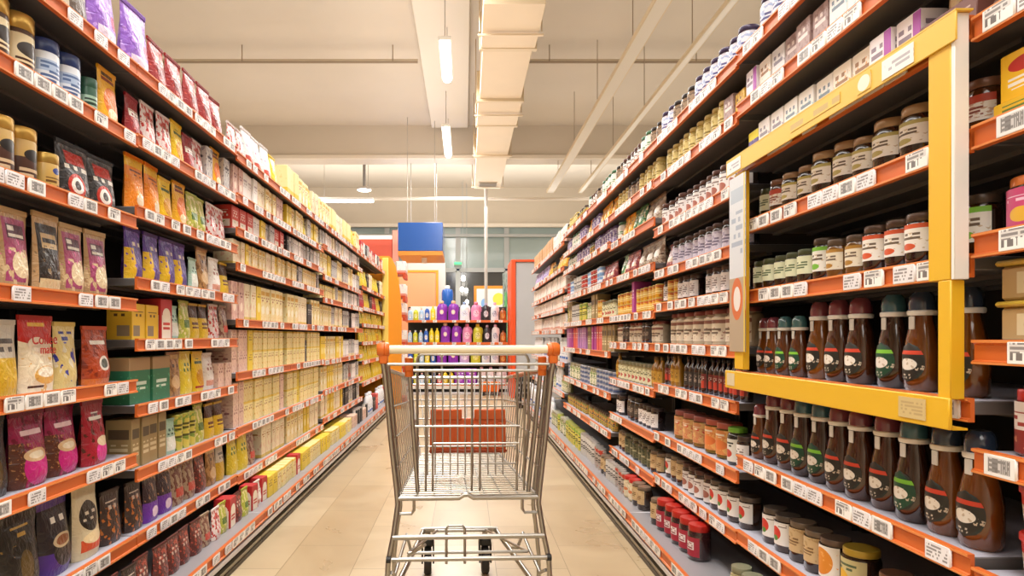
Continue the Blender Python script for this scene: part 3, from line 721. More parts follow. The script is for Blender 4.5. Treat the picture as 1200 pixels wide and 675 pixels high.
pouch('blackred', 'black coffee bag with red print', .15, .18, .07, '#2b2728', [('n', 6, .56, 0, 1, '#5a5657'), ('r', .2, .8, .62, .84, '#c0271f'), ('t', .14, .86, .5, .62, 8, 8, W), ('e', .42, .26, .26, .2, '#c23426'), ('e', .42, .26, .19, .14, W), ('e', .42, .26, .1, .08, '#2a1a14')])
pouch('yelorange', 'yellow and orange snack bag', .115, .19, .05, '#efb51f', [('e', .55, .4, .42, .28, '#e8791c'), ('e', .5, .2, .24, .1, '#f3dfae'), ('r', .2, .8, .86, .93, '#5a3a10'), ('t', .15, .85, .72, .84, 7, 8, '#8a2c10')])
pouch('orange_b', 'bright orange snack bag', .12, .2, .05, '#ef8a12', [('r', 0, 1, .78, 1, '#f6c21a'), ('e', .6, .2, .25, .12, '#f0e2c0'), ('t', .14, .8, .62, .72, 6, 9, '#6a2a08'), ('n', 5, .6, .2, .6, '#f6b040')])
pouch('yellow_b', 'plain yellow snack bag', .11, .18, .05, '#f2cc1c', [('e', .5, .35, .34, .2, '#d99a18'), ('t', .15, .85, .65, .82, 7, 9, '#3a5a2a'), ('r', .1, .9, .08, .14, '#b3301c')])
pouch('tan_b', 'tan and brown biscuit bag', .125, .2, .05, '#b58a55', [('n', 5, .5, 0, 1, '#8a6236'), ('r', .1, .9, .84, .94, '#d8b880'), ('t', .2, .8, .6, .75, 6, 8, '#4a2c14'), ('e', .5, .32, .3, .16, '#d9b98a')])
pouch('maroon_b', 'deep red snack bag', .1, .16, .05, '#9c1f26', [('r', .1, .9, .5, .66, W), ('t', .15, .85, .52, .64, 9, 10, '#8a1820'), ('n', 7, .6, 0, .5, '#d05040')])
pouch('redcrisp', 'dark red crisp bag', .14, .2, .07, '#9a1f20', [('n', 6, .58, 0, 1, '#c44a3a'), ('e', .5, .45, .3, .18, '#7a1216'), ('t', .2, .8, .55, .72, 6, 8, '#e8c9b0'), ('r', .1, .9, .1, .18, '#d8b0a0')])
pouch('purpbig', 'large lilac purple snack bag', .17, .26, .08, '#8d5cc0', [('n', 5, .55, 0, 1, '#b48ad8'), ('t', .2, .8, .6, .75, 6, 8, '#5a2c90'), ('r', .15, .85, .08, .25, '#e2d4e8'), ('e', .75, .4, .14, .1, '#c2306a')])
pouch('beigetop', 'beige and brown printed bag', .12, .2, .06, '#cfc2ad', [('r', .1, .9, .1, .5, '#5a4a3e'), ('t', .2, .8, .55, .8, 8, 8, '#4a3a30'), ('n', 8, .6, .5, 1, '#e8dfd0')])
pouch('pinkkraft', 'pink and kraft coffee pouch', .116, .215, .055, '#b8966a', [('r', .1, .9, .08, .88, '#a84a72'), ('n', 4.5, .52, .05, .5, '#d9bf92'), ('r', .2, .8, .62, .8, '#54243c'), ('t', .24, .76, .64, .78, 9, 10, W), ('e', .55, .3, .3, .17, '#e8d5ae'), ('n', 7, .62, .4, .62, '#e06aa0')], '#c9ab7a')
pouch('blackkraft', 'black and kraft coffee pouch', .118, .225, .055, '#b8966a', [('r', .08, .92, .1, .86, '#2c2622'), ('r', .2, .8, .55, .74, '#c6a878'), ('t', .24, .76, .57, .72, 8, 10, '#2c2622'), ('n', 6, .6, .1, .5, '#8a7350'), ('r', .1, .9, .0, .16, '#d8c294')], '#c9ab7a')
pouch('bluegreypk', 'dark and cream coffee pouch', .12, .21, .055, '#3a3330', [('r', .1, .9, .1, .3, '#d6c08a'), ('n', 5, .55, .3, .9, '#6a4a52')])
pouch('creamer', 'red topped creamer pouch with swirl', .15, .215, .055, '#f3e6c8', [('n', 3, .58, 0, .45, '#e8b860'), ('r', 0, 1, .74, 1, '#c1261f'), ('e', .5, .74, .6, .12, '#c1261f'), ('e', .45, .62, .28, .1, '#f5ead2'), ('r', .25, .75, .86, .91, '#e8b83a'), ('e', .6, .22, .36, .12, '#e4b25a'), ('e', .6, .26, .28, .07, '#faf0d8'), ('t', .12, .5, .05, .1, 8, 20, '#4a2a1a')], '#b8201a')
pouch('blueyellow', 'yellow and blue drink powder pouch', .115, .2, .05, '#e6d28a', [('n', 4, .56, .15, .9, '#ece4c8'), ('n', 3.2, .57, .1, .7, '#2c2f9c'), ('t', .2, .8, .72, .86, 7, 10, '#2b3a92')], '#d9c26a')
pouch('greyyellow', 'grey and yellow pouch', .11, .2, .05, '#cfc8b8', [('r', 0, 1, 0, .5, '#d8b02a'), ('t', .2, .8, .55, .8, 7, 9, '#5a5650')])
pouch('orangebrown', 'rust orange coffee bag', .14, .19, .07, '#b2441a', [('n', 4.5, .54, 0, 1, '#8a2c12'), ('t', .2, .8, .66, .78, 6, 9, W), ('e', .58, .36, .2, .13, '#e3ddd2'), ('e', .58, .36, .13, .085, '#5a625a'), ('r', 0, 1, .0, .1, '#d9722c')], '#c9542a')
pouch('magenta', 'magenta coffee bag with a cup print', .17, .235, .09, '#96184e', [('n', 4.5, .56, 0, 1, '#6e1030'), ('r', .0, .22, 0, .6, '#5a2c1c'), ('n', 22, .6, .1, .6, '#a87444'), ('t', .2, .8, .66, .8, 6, 9, '#e6c4c8'), ('e', .5, .26, .34, .24, '#c41e7e'), ('e', .5, .42, .33, .09, '#d9b88c'), ('e', .5, .42, .22, .05, '#efe2c8')], '#7c1238')
pouch('redcoffee', 'red and magenta coffee bag', .15, .235, .08, '#a81c30', [('n', 6, .56, .1, .8, '#5c2418'), ('e', .6, .2, .34, .16, '#e02a9a'), ('e', .6, .36, .26, .08, '#e8d4b0'), ('t', .2, .8, .7, .82, 6, 9, W)], '#96182a')
pouch('blackgold', 'black coffee bag with gold print', .16, .24, .08, '#24201c', [('t', .28, .72, .68, .8, 5, 8, '#b8923e'), ('n', 5, .62, .1, .6, '#8a6a28'), ('e', .5, .32, .16, .2, '#5a4620')])
pouch('blackpurple', 'black and purple bag with a coffee cup', .15, .24, .08, '#251c24', [('r', 0, 1, .0, .3, '#4a2488'), ('r', 0, 1, .84, 1, '#5a3a9a'), ('e', .55, .3, .34, .2, '#1d1618'), ('e', .55, .42, .33, .09, '#cdb893'), ('e', .55, .42, .25, .06, '#8a4e24'), ('t', .15, .85, .6, .74, 7, 8, W)])
pouch('creamblack', 'cream coffee bag with a black disc', .15, .25, .08, '#d8cba8', [('e', .45, .56, .34, .2, '#26201c'), ('t', .2, .7, .5, .62, 7, 9, '#d8cdb8'), ('r', .1, .9, .1, .26, '#d2522c'), ('e', .5, .27, .36, .08, '#efdcae')])
pouch('purpgold', 'purple snack bag with gold', .12, .19, .055, '#4b2d86', [('r', .0, .35, .0, .6, '#e8be26'), ('n', 6, .58, .2, 1, '#7a5ab0'), ('t', .2, .9, .62, .76, 6, 8, '#e8dcc0')])
pouch('mint', 'small mint green bag', .09, .14, .045, '#a8cbb8', [('r', .1, .9, .1, .5, '#e6ece0'), ('t', .2, .8, .55, .75, 6, 8, '#2c5a4a')])
pouch('yelbrown', 'yellow and brown bag', .1, .16, .05, '#dcb92c', [('r', 0, 1, .6, 1, '#4a3020'), ('t', .15, .85, .3, .5, 6, 8, '#6a3a1c')])
pouch('whitered', 'white and red patterned bag', .11, .17, .05, '#e8dcd8', [('n', 6, .52, 0, 1, '#c43c34'), ('t', .2, .8, .55, .75, 6, 8, '#8a2420')])
pouch('greenyel', 'green and yellow bag', .1, .17, .05, '#b9bf4a', [('n', 5, .53, 0, 1, '#e6dca0'), ('r', .2, .8, .3, .5, '#5a7a2c')])
pouch('darkmix', 'dark brown and orange bag', .11, .18, .055, '#3a2a26', [('n', 6, .55, 0, .7, '#b86a2a'), ('t', .2, .8, .6, .8, 7, 8, '#c8b8a8')])
pouch('purpleband', 'dark bag with a purple band', .12, .19, .055, '#33222c', [('r', 0, 1, .0, .42, '#6a30a8'), ('e', .5, .2, .2, .12, '#e0d0e8'), ('n', 6, .6, .4, 1, '#a07a5a')])
pouch('tanred', 'tan and red brown bag', .11, .18, .055, '#b09a80', [('n', 6, .5, 0, 1, '#7a4a3c'), ('r', .2, .8, .2, .4, '#c84a3c')])
pouch('brownred', 'brownish red bag', .12, .17, .055, '#5e2a26', [('n', 7, .55, 0, 1, '#a84a3a'), ('t', .2, .8, .5, .7, 7, 8, '#cdb8a8')])
pouch('whitetop', 'white and silver bag', .15, .22, .08, '#ece8e6', [('n', 5, .58, 0, 1, '#c9c4cc'), ('r', .1, .9, .1, .3, '#d05a4a'), ('t', .2, .8, .5, .7, 6, 8, '#9a6a8a')])
pouch('yelgreen', 'yellow bag with green lettering', .13, .2, .06, '#e8d23a', [('n', 5, .6, 0, 1, '#f4ec9c'), ('t', .2, .8, .5, .75, 7, 8, '#4a7a3a')])
pouch('redbag', 'plain crimson bag', .11, .18, .05, '#c01f3a', [('n', 6, .6, 0, 1, '#d85a6a'), ('t', .2, .8, .5, .7, 6, 8, W)])
pouch('whitepk', 'white printed packet', .12, .17, .06, '#f1ebe2', [('n', 6, .6, 0, 1, '#d8c8c0'), ('r', .1, .9, .1, .25, '#d9a08a'), ('t', .2, .8, .5, .7, 6, 8, '#a86a5a')])
pouch('purpwhite', 'lilac and white packet', .12, .17, .05, '#cdbfe0', [('n', 6, .52, 0, 1, '#7a5ab8'), ('r', .1, .9, .1, .3, W)])
pouch('pastabag', 'clear and brown dried fruit bag', .14, .14, .08, '#8a7058', [('n', 6, .5, 0, 1, '#b8a890'), ('n', 9, .6, 0, 1, '#5a4030'), ('r', .2, .8, .3, .55, '#d8cfc0')])
pouch('greenbag', 'green and cream bag', .12, .14, .07, '#3f7a4a', [('n', 4, .55, 0, 1, '#d8cfa0'), ('t', .2, .8, .5, .7, 6, 8, W)])
pouch('redround', 'dark red bag', .13, .13, .07, '#8a2a34', [('n', 5, .56, 0, 1, '#c87a6a'), ('r', .2, .8, .3, .5, '#d8c0a8')])
pouch('yelpasta', 'bright yellow bag', .13, .16, .07, '#f0a818', [('n', 5, .55, 0, 1, '#f6cf4a'), ('t', .2, .8, .5, .7, 6, 8, '#7a3a10')])
# cartons
carton('yelbox', 'small yellow carton', .1, .13, .09, '#e0b52a', [('r', .1, .6, .1, .4, '#8a7a60'), ('t', .15, .85, .6, .8, 7, 8, '#5a3a10')])
carton('redbox', 'red and white carton', .1, .16, .09, '#b82626', [('r', .1, .9, .0, .6, '#e9dfcc'), ('e', .5, .62, .34, .16, '#f1e8d4'), ('t', .2, .8, .2, .45, 7, 9, '#c03a2a')])
carton('greenbox', 'green carton with a kraft panel', .15, .17, .1, '#2c7350', [('r', 0, 1, .72, 1, '#a08056'), ('t', .2, .8, .3, .5, 8, 8, '#cfe0cf'), ('n', 5, .6, 0, .6, '#4c9a72')])
carton('creambox', 'pale yellow cereal carton', .085, .2, .16, '#ecdca4', [('n', 5, .56, 0, .6, '#e0b860'), ('r', .1, .9, .78, .9, '#d8a83a'), ('t', .15, .85, .58, .72, 7, 12, '#a86a4a'), ('e', .5, .35, .3, .13, '#f4ecd0')], root='cereal_carton')
carton('creambox2', 'cream carton with a blush print', .085, .2, .16, '#efe3c0', [('n', 4, .55, 0, .7, '#e6c3a4'), ('t', .15, .85, .62, .8, 6, 12, '#b98a4a'), ('r', 0, 1, .0, .1, '#dcc060')], root='cereal_carton')
carton('pinkbox', 'dusty pink carton', .085, .2, .16, '#d9b4a2', [('n', 5, .52, 0, 1, '#c99a90'), ('t', .15, .85, .6, .75, 6, 12, '#8a5a5a'), ('e', .5, .35, .25, .12, '#f0dcc8')], root='cereal_carton')
carton('yellowbox', 'bright yellow carton', .075, .2, .16, '#e9c93a', [('e', .5, .4, .3, .14, '#f3e6a0'), ('t', .15, .85, .65, .8, 6, 12, '#8a6a20')], root='cereal_carton')
carton('lowcream', 'small pale yellow food carton', .075, .115, .14, '#ecdc9c', [('n', 5, .56, 0, .7, '#dfb765'), ('t', .15, .85, .6, .8, 6, 7, '#a0704a'), ('r', 0, 1, .9, 1, '#e3c24a')], root='baby_food_carton')
carton('lowpink', 'small blush food carton', .075, .115, .14, '#e3c4ae', [('n', 5, .54, 0, 1, '#d0a596'), ('t', .15, .85, .6, .8, 6, 7, '#96605a')], root='baby_food_carton')
carton('lowyellow', 'small bright yellow food carton', .075, .115, .14, '#e8cc3c', [('t', .15, .85, .5, .8, 6, 7, '#8c6a24')], root='baby_food_carton')
carton('greybox', 'pale grey carton with dark print', .07, .17, .12, '#c9c6c0', [('n', 6, .55, 0, 1, '#8f8a90'), ('t', .15, .85, .6, .8, 6, 9, '#4a4650'), ('r', 0, 1, 0, .15, '#e0cf9a')])
carton('darkbox', 'black carton', .06, .16, .1, '#34302f', [('t', .15, .85, .5, .8, 6, 9, '#b8b2a8')])
carton('whitebox', 'white carton', .07, .16, .12, '#f0ece6', [('t', .15, .85, .5, .8, 6, 9, '#b8aab0'), ('r', 0, 1, .0, .12, '#d9c8c0')])
carton('yeltall', 'tall yellow and cream carton', .09, .21, .15, '#f0e0a0', [('r', 0, 1, .0, .3, '#e6c640'), ('n', 5, .6, .3, 1, '#e9cf8a')], root='cereal_carton')
carton('redcar', 'red carton with white panel', .12, .15, .12, '#cc4032', [('r', .1, .9, .1, .4, '#eadfce'), ('t', .2, .8, .5, .8, 7, 8, '#f0d8c8'), ('n', 5, .62, .1, .4, '#7a9a4a')])
carton('teabox', 'white and teal tea carton', .078, .112, .12, '#ece8e4', [('r', .0, 1, .0, .22, '#78b4bc'), ('n', 5, .6, .2, .7, '#b8d4d8'), ('t', .15, .85, .55, .8, 7, 6, '#7a8a98')], root='tea_carton')
carton('teapurple', 'white and purple tea carton', .078, .112, .12, '#ece4ea', [('r', 0, 1, .0, .25, '#a83a9c'), ('r', .7, 1, .0, 1, '#a84aa8'), ('t', .1, .65, .5, .8, 6, 6, '#8a7a8a')], root='tea_carton')
carton('teaorange', 'white and orange tea carton', .078, .112, .12, '#efe6da', [('r', 0, 1, .0, .25, '#e79a2c'), ('n', 5, .6, .2, .8, '#e8b478'), ('t', .15, .85, .55, .8, 6, 6, '#a07a5a')], root='tea_carton')
carton('teabrown', 'brown tea carton', .078, .112, .12, '#a58a84', [('n', 5, .55, 0, 1, '#8a6a66'), ('t', .15, .85, .5, .8, 6, 6, '#e0d0c8')], root='tea_carton')
carton('teagrey', 'white and grey tea carton', .078, .112, .12, '#e6e2e0', [('n', 5, .6, .1, .7, '#b8b0b8'), ('t', .15, .85, .5, .8, 6, 6, '#8a8490')], root='tea_carton')
carton('teayellow', 'mustard yellow carton', .08, .1, .1, '#d8a92c', [('n', 6, .55, 0, 1, '#efcf6a'), ('t', .15, .85, .5, .8, 6, 6, '#7a4a1c')], root='tea_carton')
carton('teayelpurp', 'dark purple carton with yellow top', .07, .1, .1, '#5a4a8a', [('r', 0, 1, .7, 1, '#e0d02c'), ('n', 6, .6, 0, .7, '#9a90b8')], root='tea_carton')
carton('browntray', 'brown display tray carton', .16, .06, .13, '#6f4238', [('e', .4, .5, .16, .3, '#b89a90'), ('t', .55, .9, .3, .7, 8, 5, '#b89a90')])
carton('bigyellow', 'yellow carton with a red emblem', .17, .085, .12, '#edb91c', [('e', .3, .7, .2, .16, '#c0281c'), ('e', .78, .5, .1, .35, '#f0cc5a'), ('t', .1, .5, .2, .45, 7, 8, W)])
carton('yeltray', 'yellow display tray with green dots', .2, .035, .13, '#e0b21a', [('t', .1, .9, .2, .8, 10, 3, '#5a7a2c')])
carton('purpcar', 'magenta carton', .06, .19, .1, '#a83a8a', [('t', .15, .85, .5, .8, 5, 9, '#e8c8dc')])
carton('redcar2', 'coral red carton', .06, .19, .1, '#d85a50', [('t', .15, .85, .5, .8, 5, 9, '#f0d0c4')])
carton('tancar', 'olive tan carton', .065, .19, .1, '#a08a5c', [('r', .1, .9, .6, .8, '#5a4a34'), ('t', .15, .85, .2, .5, 5, 9, '#d8c8a0')])
carton('lilaccar', 'lilac carton', .07, .19, .1, '#b07ab0', [('t', .15, .85, .5, .8, 5, 9, '#e0c8dc')])
carton('whiterow', 'white packet', .1, .17, .12, '#f3ede4', [('n', 6, .62, 0, 1, '#dcc8b8'), ('r', 0, 1, 0, .2, '#e4b49a'), ('t', .15, .85, .55, .8, 6, 8, '#c89a8a')], root='packet')
carton('tanrow', 'tan packet with orange foot', .1, .19, .1, '#d6a878', [('r', 0, 1, 0, .25, '#e9dccc'), ('t', .15, .85, .5, .8, 6, 8, '#a0683c')], root='packet')
# --- right shelving: jars and bottles
honey('hb_green', 'teal capped honey bottle with green label', '#3c6470', '#1f4a33', 1, '#321a0e')
honey('hb_navy', 'navy capped honey bottle with black label', '#2e3c50', '#33302a', 1, '#66360f')
honey('hb_maroon', 'maroon capped honey bottle with red banded label', '#7a3a44', '#3a2420', 1, '#42200e')
honey('hb_amber', 'amber honey bottle with maroon cap', '#86444c', '#4a2c20', 1, '#74400f')
honey('hs_teal', 'small honey bottle with teal cap', '#4a7478', '#1f4a33', .8, '#54290f')
honey('hs_maroon', 'small honey bottle with maroon cap', '#8a4450', '#3a2420', .8, '#643410')
LB = lambda acc: [('r', 0, 1, .84, 1, acc), ('n', 6, .6, .1, .7, '#cbb898'), ('t', .2, .8, .4, .7, 8, 7, '#6a5a48'), ('e', .5, .2, .2, .12, acc)]
jar('hj_tan', 'dark honey jar with tan lid', .037, .115, '#9a7a58', '#2e190d', '#ece6d6', LB('#b8a85a'), (.28, .72), root='honey_jar')
jar('hj_big', 'larger honey jar with pale brown lid', .043, .13, '#a98a66', '#2e190d', '#efe9dc', LB('#b5a860'), (.3, .72), lh=.022, root='honey_jar')
jar('hj_red', 'honey jar with brown lid and red label', .04, .115, '#7a5640', '#4a2710', '#e9e2d6', [('r', 0, 1, .7, 1, '#b8452c'), ('n', 6, .55, .1, .7, '#c8a58a'), ('t', .2, .8, .2, .6, 8, 7, '#8a4a3a')], (.28, .72), root='honey_jar')
jar('hj_orange', 'dark jar with orange banded label', .036, .12, '#5a4436', '#2a160c', '#ebe5da', LB('#d0562c'), (.28, .8), root='honey_jar')
jar('hj_green', 'dark jar with bright green band', .036, .125, '#4a3c30', '#2a160c', '#e9e6da', LB('#7cbc3c'), (.25, .8), root='honey_jar')
jar('hj_pale', 'dark jar with pale green label', .034, .105, '#4c5236', '#24150c', '#d9dcb8', [('t', .15, .85, .3, .7, 8, 7, '#5a6a48')], (.3, .8), root='honey_jar')
jar('hj_amber', 'amber jar with black lid', .034, .11, '#5c4a3a', '#6a4518', '#e0d6bd', LB('#a87a2c'), (.25, .75), root='honey_jar')
jar('hj_flower', 'jar with red flower print', .04, .115, '#5e5248', '#3a241a', '#efece6', [('e', .5, .5, .22, .3, '#d03a2c'), ('e', .5, .28, .12, .12, '#4f8a3a'), ('t', .1, .9, .8, .95, 8, 14, '#7a6a60')], (.2, .82), root='honey_jar')
jar('hj_cloth', 'brown jar with a kraft cloth label', .04, .12, '#7c6a58', '#33221a', '#cdb184', [('n', 6, .6, 0, 1, '#b89868'), ('t', .2, .8, .3, .6, 8, 8, '#7a5a34')], (.25, .85), root='honey_jar')
jar('hj_disc', 'brown jar with a round orange label', .042, .125, '#6a5648', '#2f1d15', '#ece6dc', [('e', .5, .5, .34, .42, '#dd8a2c'), ('n', 6, .62, .2, .8, '#eaa858')], (.15, .85), root='honey_jar')
jar('hj_yel', 'large dark jar with yellow lid', .047, .13, '#c2a238', '#35231a', '#cfc38c', [('e', .4, .4, .22, .25, '#e0b030'), ('t', .2, .8, .6, .9, 7, 8, '#5a6a4a'), ('r', .7, 1, .1, .5, '#e9e4da')], (.15, .8), root='honey_jar')
jar('bigbeige', 'large jar with beige label and red lid', .05, .145, '#8a4a42', '#b7a78c', '#d9cdb4', [('r', 0, 1, .75, .9, '#8a5a4c'), ('n', 6, .58, .1, .6, '#a07a6a'), ('t', .15, .85, .3, .6, 8, 7, '#6a5a4a')], (.12, .78))
jar('darkjar', 'nearly black jar with a dark label', .04, .14, '#3a302c', '#2a2220', '#4a4038', [('t', .2, .8, .3, .7, 8, 7, '#a09080')])
jar('rosejar', 'large jar of rose amber preserves', .052, .135, '#a05a50', '#7a5a2c', '#c98a5a', [('n', 4, .52, 0, 1, '#d8b070'), ('n', 5, .58, 0, .7, '#c84a3c'), ('t', .2, .8, .6, .8, 7, 8, '#e9dcc8')], (.15, .8), lh=.022)
jar('orangejar', 'large jar with an orange fruit label', .052, .14, '#b8604c', '#6f5a24', '#d98a4c', [('n', 4, .52, 0, 1, '#e8ae64'), ('e', .6, .4, .3, .2, '#e07a3a'), ('t', .2, .8, .7, .85, 7, 8, '#efe0c8')], (.12, .8), lh=.022)
jar('greenlid', 'dark jar with a bright green lid', .038, .14, '#7cb83a', '#2a2420', '#e2ded2', [('e', .5, .35, .24, .18, '#c04a3a'), ('t', .2, .8, .6, .85, 7, 8, '#3a3a34')], (.1, .7))
jar('whitelab', 'dark jar with a plain white label', .037, .12, '#4a3a34', '#2a1a18', '#ece8e4', [('t', .2, .8, .2, .8, 8, 7, '#8a8080')], (.15, .75))
jar('lilacjar', 'dark lidded jar with a pale lilac label', .036, .125, '#4a3630', '#38302e', '#cbc4cf', [('n', 6, .58, 0, 1, '#a99fb4'), ('t', .2, .8, .3, .7, 8, 7, '#70687c')], (.08, .74), ang=1.6)
jar('whitejar', 'brown lidded jar with a wide white label', .036, .12, '#5a3a30', '#4a3a34', '#e9e4e0', [('e', .5, .4, .24, .2, '#a86a5a'), ('t', .2, .8, .65, .85, 8, 8, '#8a7a74')], (.06, .72), ang=1.6)
jar('topjar', 'white jar with a dark purple lid', .04, .13, '#3a2c48', '#cfcad4', '#e6e2ea', [('n', 6, .56, 0, 1, '#a9b8d8'), ('t', .2, .8, .4, .7, 8, 7, '#5a5a8a')], (.05, .75), ang=1.6)
jar('topblack', 'tan jar with a black lid', .04, .12, '#2e2824', '#8a7058', '#a08a70', [('n', 6, .56, 0, 1, '#6a5646')], (.08, .75), ang=1.6)
jar('yeljar', 'yellow cream jar with a pale yellow lid', .036, .125, '#c0a860', '#c9b460', '#dccb86', [('n', 6, .6, 0, 1, '#b8a050'), ('t', .2, .8, .35, .6, 8, 7, '#8a7434')], (.08, .75), ang=1.6)
jar('greenwhite', 'white jar with a green lid', .045, .13, '#3f6a4c', '#dcdcd2', '#e6e8de', [('n', 6, .58, 0, .5, '#c0604a'), ('t', .2, .8, .5, .7, 8, 7, '#5a8a5a')], (.05, .75), ang=1.6)
jar('palejar', 'pale green labelled jar of pickles', .036, .12, '#8a8a70', '#a89e74', '#dcd9b4', [('n', 6, .58, 0, 1, '#b8b07c'), ('e', .5, .3, .2, .15, '#b8584a'), ('t', .2, .8, .6, .8, 8, 7, '#6a6a4a')], (.08, .75), ang=1.6)
jar('redliddark', 'dark jar with a red lid and pink label', .045, .14, '#b8281f', '#33191a', '#a82a3c', [('r', .2, .8, .35, .75, '#e9dcd8'), ('t', .25, .75, .4, .7, 7, 8, '#8a3a44')], (.12, .66), lh=.028)
jar('creamred', 'large cream jar with a red lid', .05, .15, '#c0302a', '#cdbf9c', '#ddd2b4', [('n', 6, .6, 0, 1, '#c0a888'), ('e', .6, .5, .16, .12, '#d07a4a')], (.1, .75), lh=.025, ang=1.6)
jar('olivejar', 'dark olive jar', .042, .13, '#5a5640', '#34382a', '#6a6a4c', [('n', 5, .55, 0, 1, '#3a4230'), ('t', .2, .8, .4, .6, 8, 7, '#b8b494')], (.1, .75))
jar('pinkjar', 'wide pink labelled jar', .055, .1, '#d9762c', '#3a2a20', '#cc4a78', [('r', .0, .28, .1, .9, '#ece6ea'), ('e', .55, .3, .14, .2, '#e8b83a'), ('e', .8, .3, .1, .15, '#8ab04a'), ('t', .35, .9, .6, .8, 8, 8, '#efc8d8')], (.1, .78), ang=1.5)
jar('spicejar', 'small colourful jar with a dark lid', .032, .1, '#4a3a30', '#7a6a40', '#c8a83c', [('n', 5, .5, 0, 1, '#7a8a4a'), ('n', 7, .56, 0, 1, '#d87a3a'), ('t', .2, .8, .4, .7, 8, 7, '#4a3a5a')], (.08, .75), ang=1.6)
jar('mixjar', 'greenish jar with a cream label', .042, .14, '#b8b4a0', '#8a8a58', '#e0dcc0', [('n', 5, .56, 0, 1, '#8aa060'), ('t', .2, .8, .5, .7, 8, 7, '#4a6a3a')], (.1, .75), ang=1.6)
jar('bluepurp', 'violet and white jar', .038, .12, '#6a5a90', '#b8b0c8', '#cfc8da', [('n', 5, .52, 0, 1, '#8a7cb0'), ('t', .2, .8, .5, .7, 8, 7, '#5a4a80')], (.05, .75), ang=1.6)
jar('peanut', 'dark glass jar with a silver lid', .034, .12, '#6a6460', '#33241c', '#c8bcae', [('t', .2, .8, .2, .8, 7, 7, '#5a4a40')], (.2, .7))
jar('redtopjar', 'red lidded jar with white label', .04, .12, '#c8302c', '#7a3a30', '#e6dcd4', [('r', 0, 1, .0, .45, '#8a2a24'), ('n', 6, .58, 0, .5, '#c87a5a'), ('t', .2, .8, .5, .8, 7, 8, '#a03a34')], (.05, .82), ang=1.6, lh=.026)
sauce('redsauce', 'dark slim bottle with a red label', .026, .17, '#2a2422', '#2b1c18', '#7a2c26', [('r', .2, .8, .0, .5, '#c2402c'), ('t', .2, .8, .55, .8, 6, 8, '#c8b8a8')])
sauce('blacksauce', 'dark slim bottle with a black label', .026, .17, '#2a2422', '#2b1c18', '#3a322e', [('t', .2, .8, .3, .8, 6, 8, '#a8988a')])
sauce('ambersauce', 'amber slim bottle', .026, .165, '#6a5020', '#a0701c', '#c89a3a', [('t', .2, .8, .3, .8, 6, 8, '#6a4a1c')])
tin('greycan', 'slim grey and black can', .03, .15, '#b8b4ae', '#d3d0ca', [('r', .3, .5, 0, 1, '#3a3a3a'), ('t', .5, .9, .3, .8, 6, 9, '#5a5654')], .006, root='food_can')
tin('redcan', 'slim can with red print', .03, .14, '#a8a49e', '#b4aaa0', [('n', 5, .55, 0, 1, '#b8402c'), ('t', .3, .7, .3, .8, 6, 9, '#4a4440')], .006, root='food_can')
tin('yelcan', 'slim yellow and green can', .03, .15, '#b8c060', '#d8cc60', [('n', 5, .55, 0, 1, '#8aa84a'), ('t', .3, .7, .3, .8, 6, 9, '#5a5a2c')], .006, root='food_can')
tin('yeltin', 'low orange and yellow tin', .035, .07, '#b8a050', '#d8a02c', [('n', 5, .55, 0, 1, '#b85a24'), ('t', .3, .7, .3, .7, 6, 5, '#f0e0a0')], .006, root='food_can')
tin('bluetinlow', 'flat blue and silver tin', .045, .035, '#b9bcc4', '#8f939c', [('r', 0, 1, .3, .7, '#4a5f8a')], .005, root='fish_tin')
tin('redtinlow', 'red and white low tin', .035, .07, '#c8c4c0', '#b84038', [('r', 0, 1, .3, .7, '#dcdad4'), ('t', .2, .8, .3, .7, 6, 4, '#8a3a34')], .006, root='food_can')
tin('bluecan', 'light blue low tin', .035, .07, '#c0c4c8', '#7aa0cc', [('r', 0, 1, .4, .7, '#dde6ee')], .006, root='food_can')
tub('tantub', 'square tan food tub with a gold lid', .062, .075, '#c9a83c', '#b89a6a', [('r', .3, .9, .2, .8, '#d8c8a0'), ('e', .6, .5, .18, .25, '#9a4a30')], square=True)
tub('redtub', 'red lidded round spread tub', .05, .1, '#cf2f28', '#e4c9b0', [('r', 0, 1, .7, 1, '#c8302a'), ('n', 5, .56, 0, .7, '#c8806a'), ('t', .3, .7, .3, .6, 7, 8, W)])
# --- household bottles
LJ = lambda c1, c2: [('e', .5, .5, .36, .4, c1), ('n', 6, .58, .2, .8, c2), ('t', .3, .7, .4, .6, 8, 9, '#7a5a7a')]
jug('j_purple', 'purple fabric softener bottle with a peach cap', .205, .36, '#8a2fae', '#e8b890', [('e', .5, .62, .22, .26, '#e3c3c0'), ('e', .5, .62, .14, .16, '#f0e0c8'), ('t', .3, .7, .15, .3, 8, 12, '#5a1c80')])
jug('j_white', 'white detergent bottle with a pale blue cap', .2, .34, '#ece9ee', '#9ab8e0', LJ('#dfe6f2', '#b8c0e0'))
jug('j_pink', 'pink softener bottle', .2, .34, '#dc8ab4', '#e07a9a', LJ('#f0c8dc', '#c2609a'))
jug('j_lime', 'lime yellow softener bottle', .2, .34, '#c9c63a', '#d8b02c', LJ('#e4e08a', '#9aa02c'))
jug('j_black', 'black detergent bottle with a grey cap', .15, .32, '#2b2a32', '#b8a8c0', LJ('#d8d4dc', '#6a6a80'))
jug('j_whiteb', 'white detergent bottle with a dark print', .16, .33, '#e6e6ea', '#d8b0c8', LJ('#c9d0e0', '#4a5070'))
jug('j_brown', 'amber brown cleaner bottle', .13, .22, '#a85a24', '#7a4a2c', LJ('#d89a4c', '#8a4a1c'), False)
jug('j_lilac', 'pale lilac softener bottle', .2, .34, '#c8a8dc', '#b890c8', LJ('#e6dcee', '#9a7ab8'))
jug('s_blue', 'small blue dish soap bottle', .1, .25, '#2a5cb8', '#dfe4ee', LJ('#e6e0d8', '#5a88d0'), False)
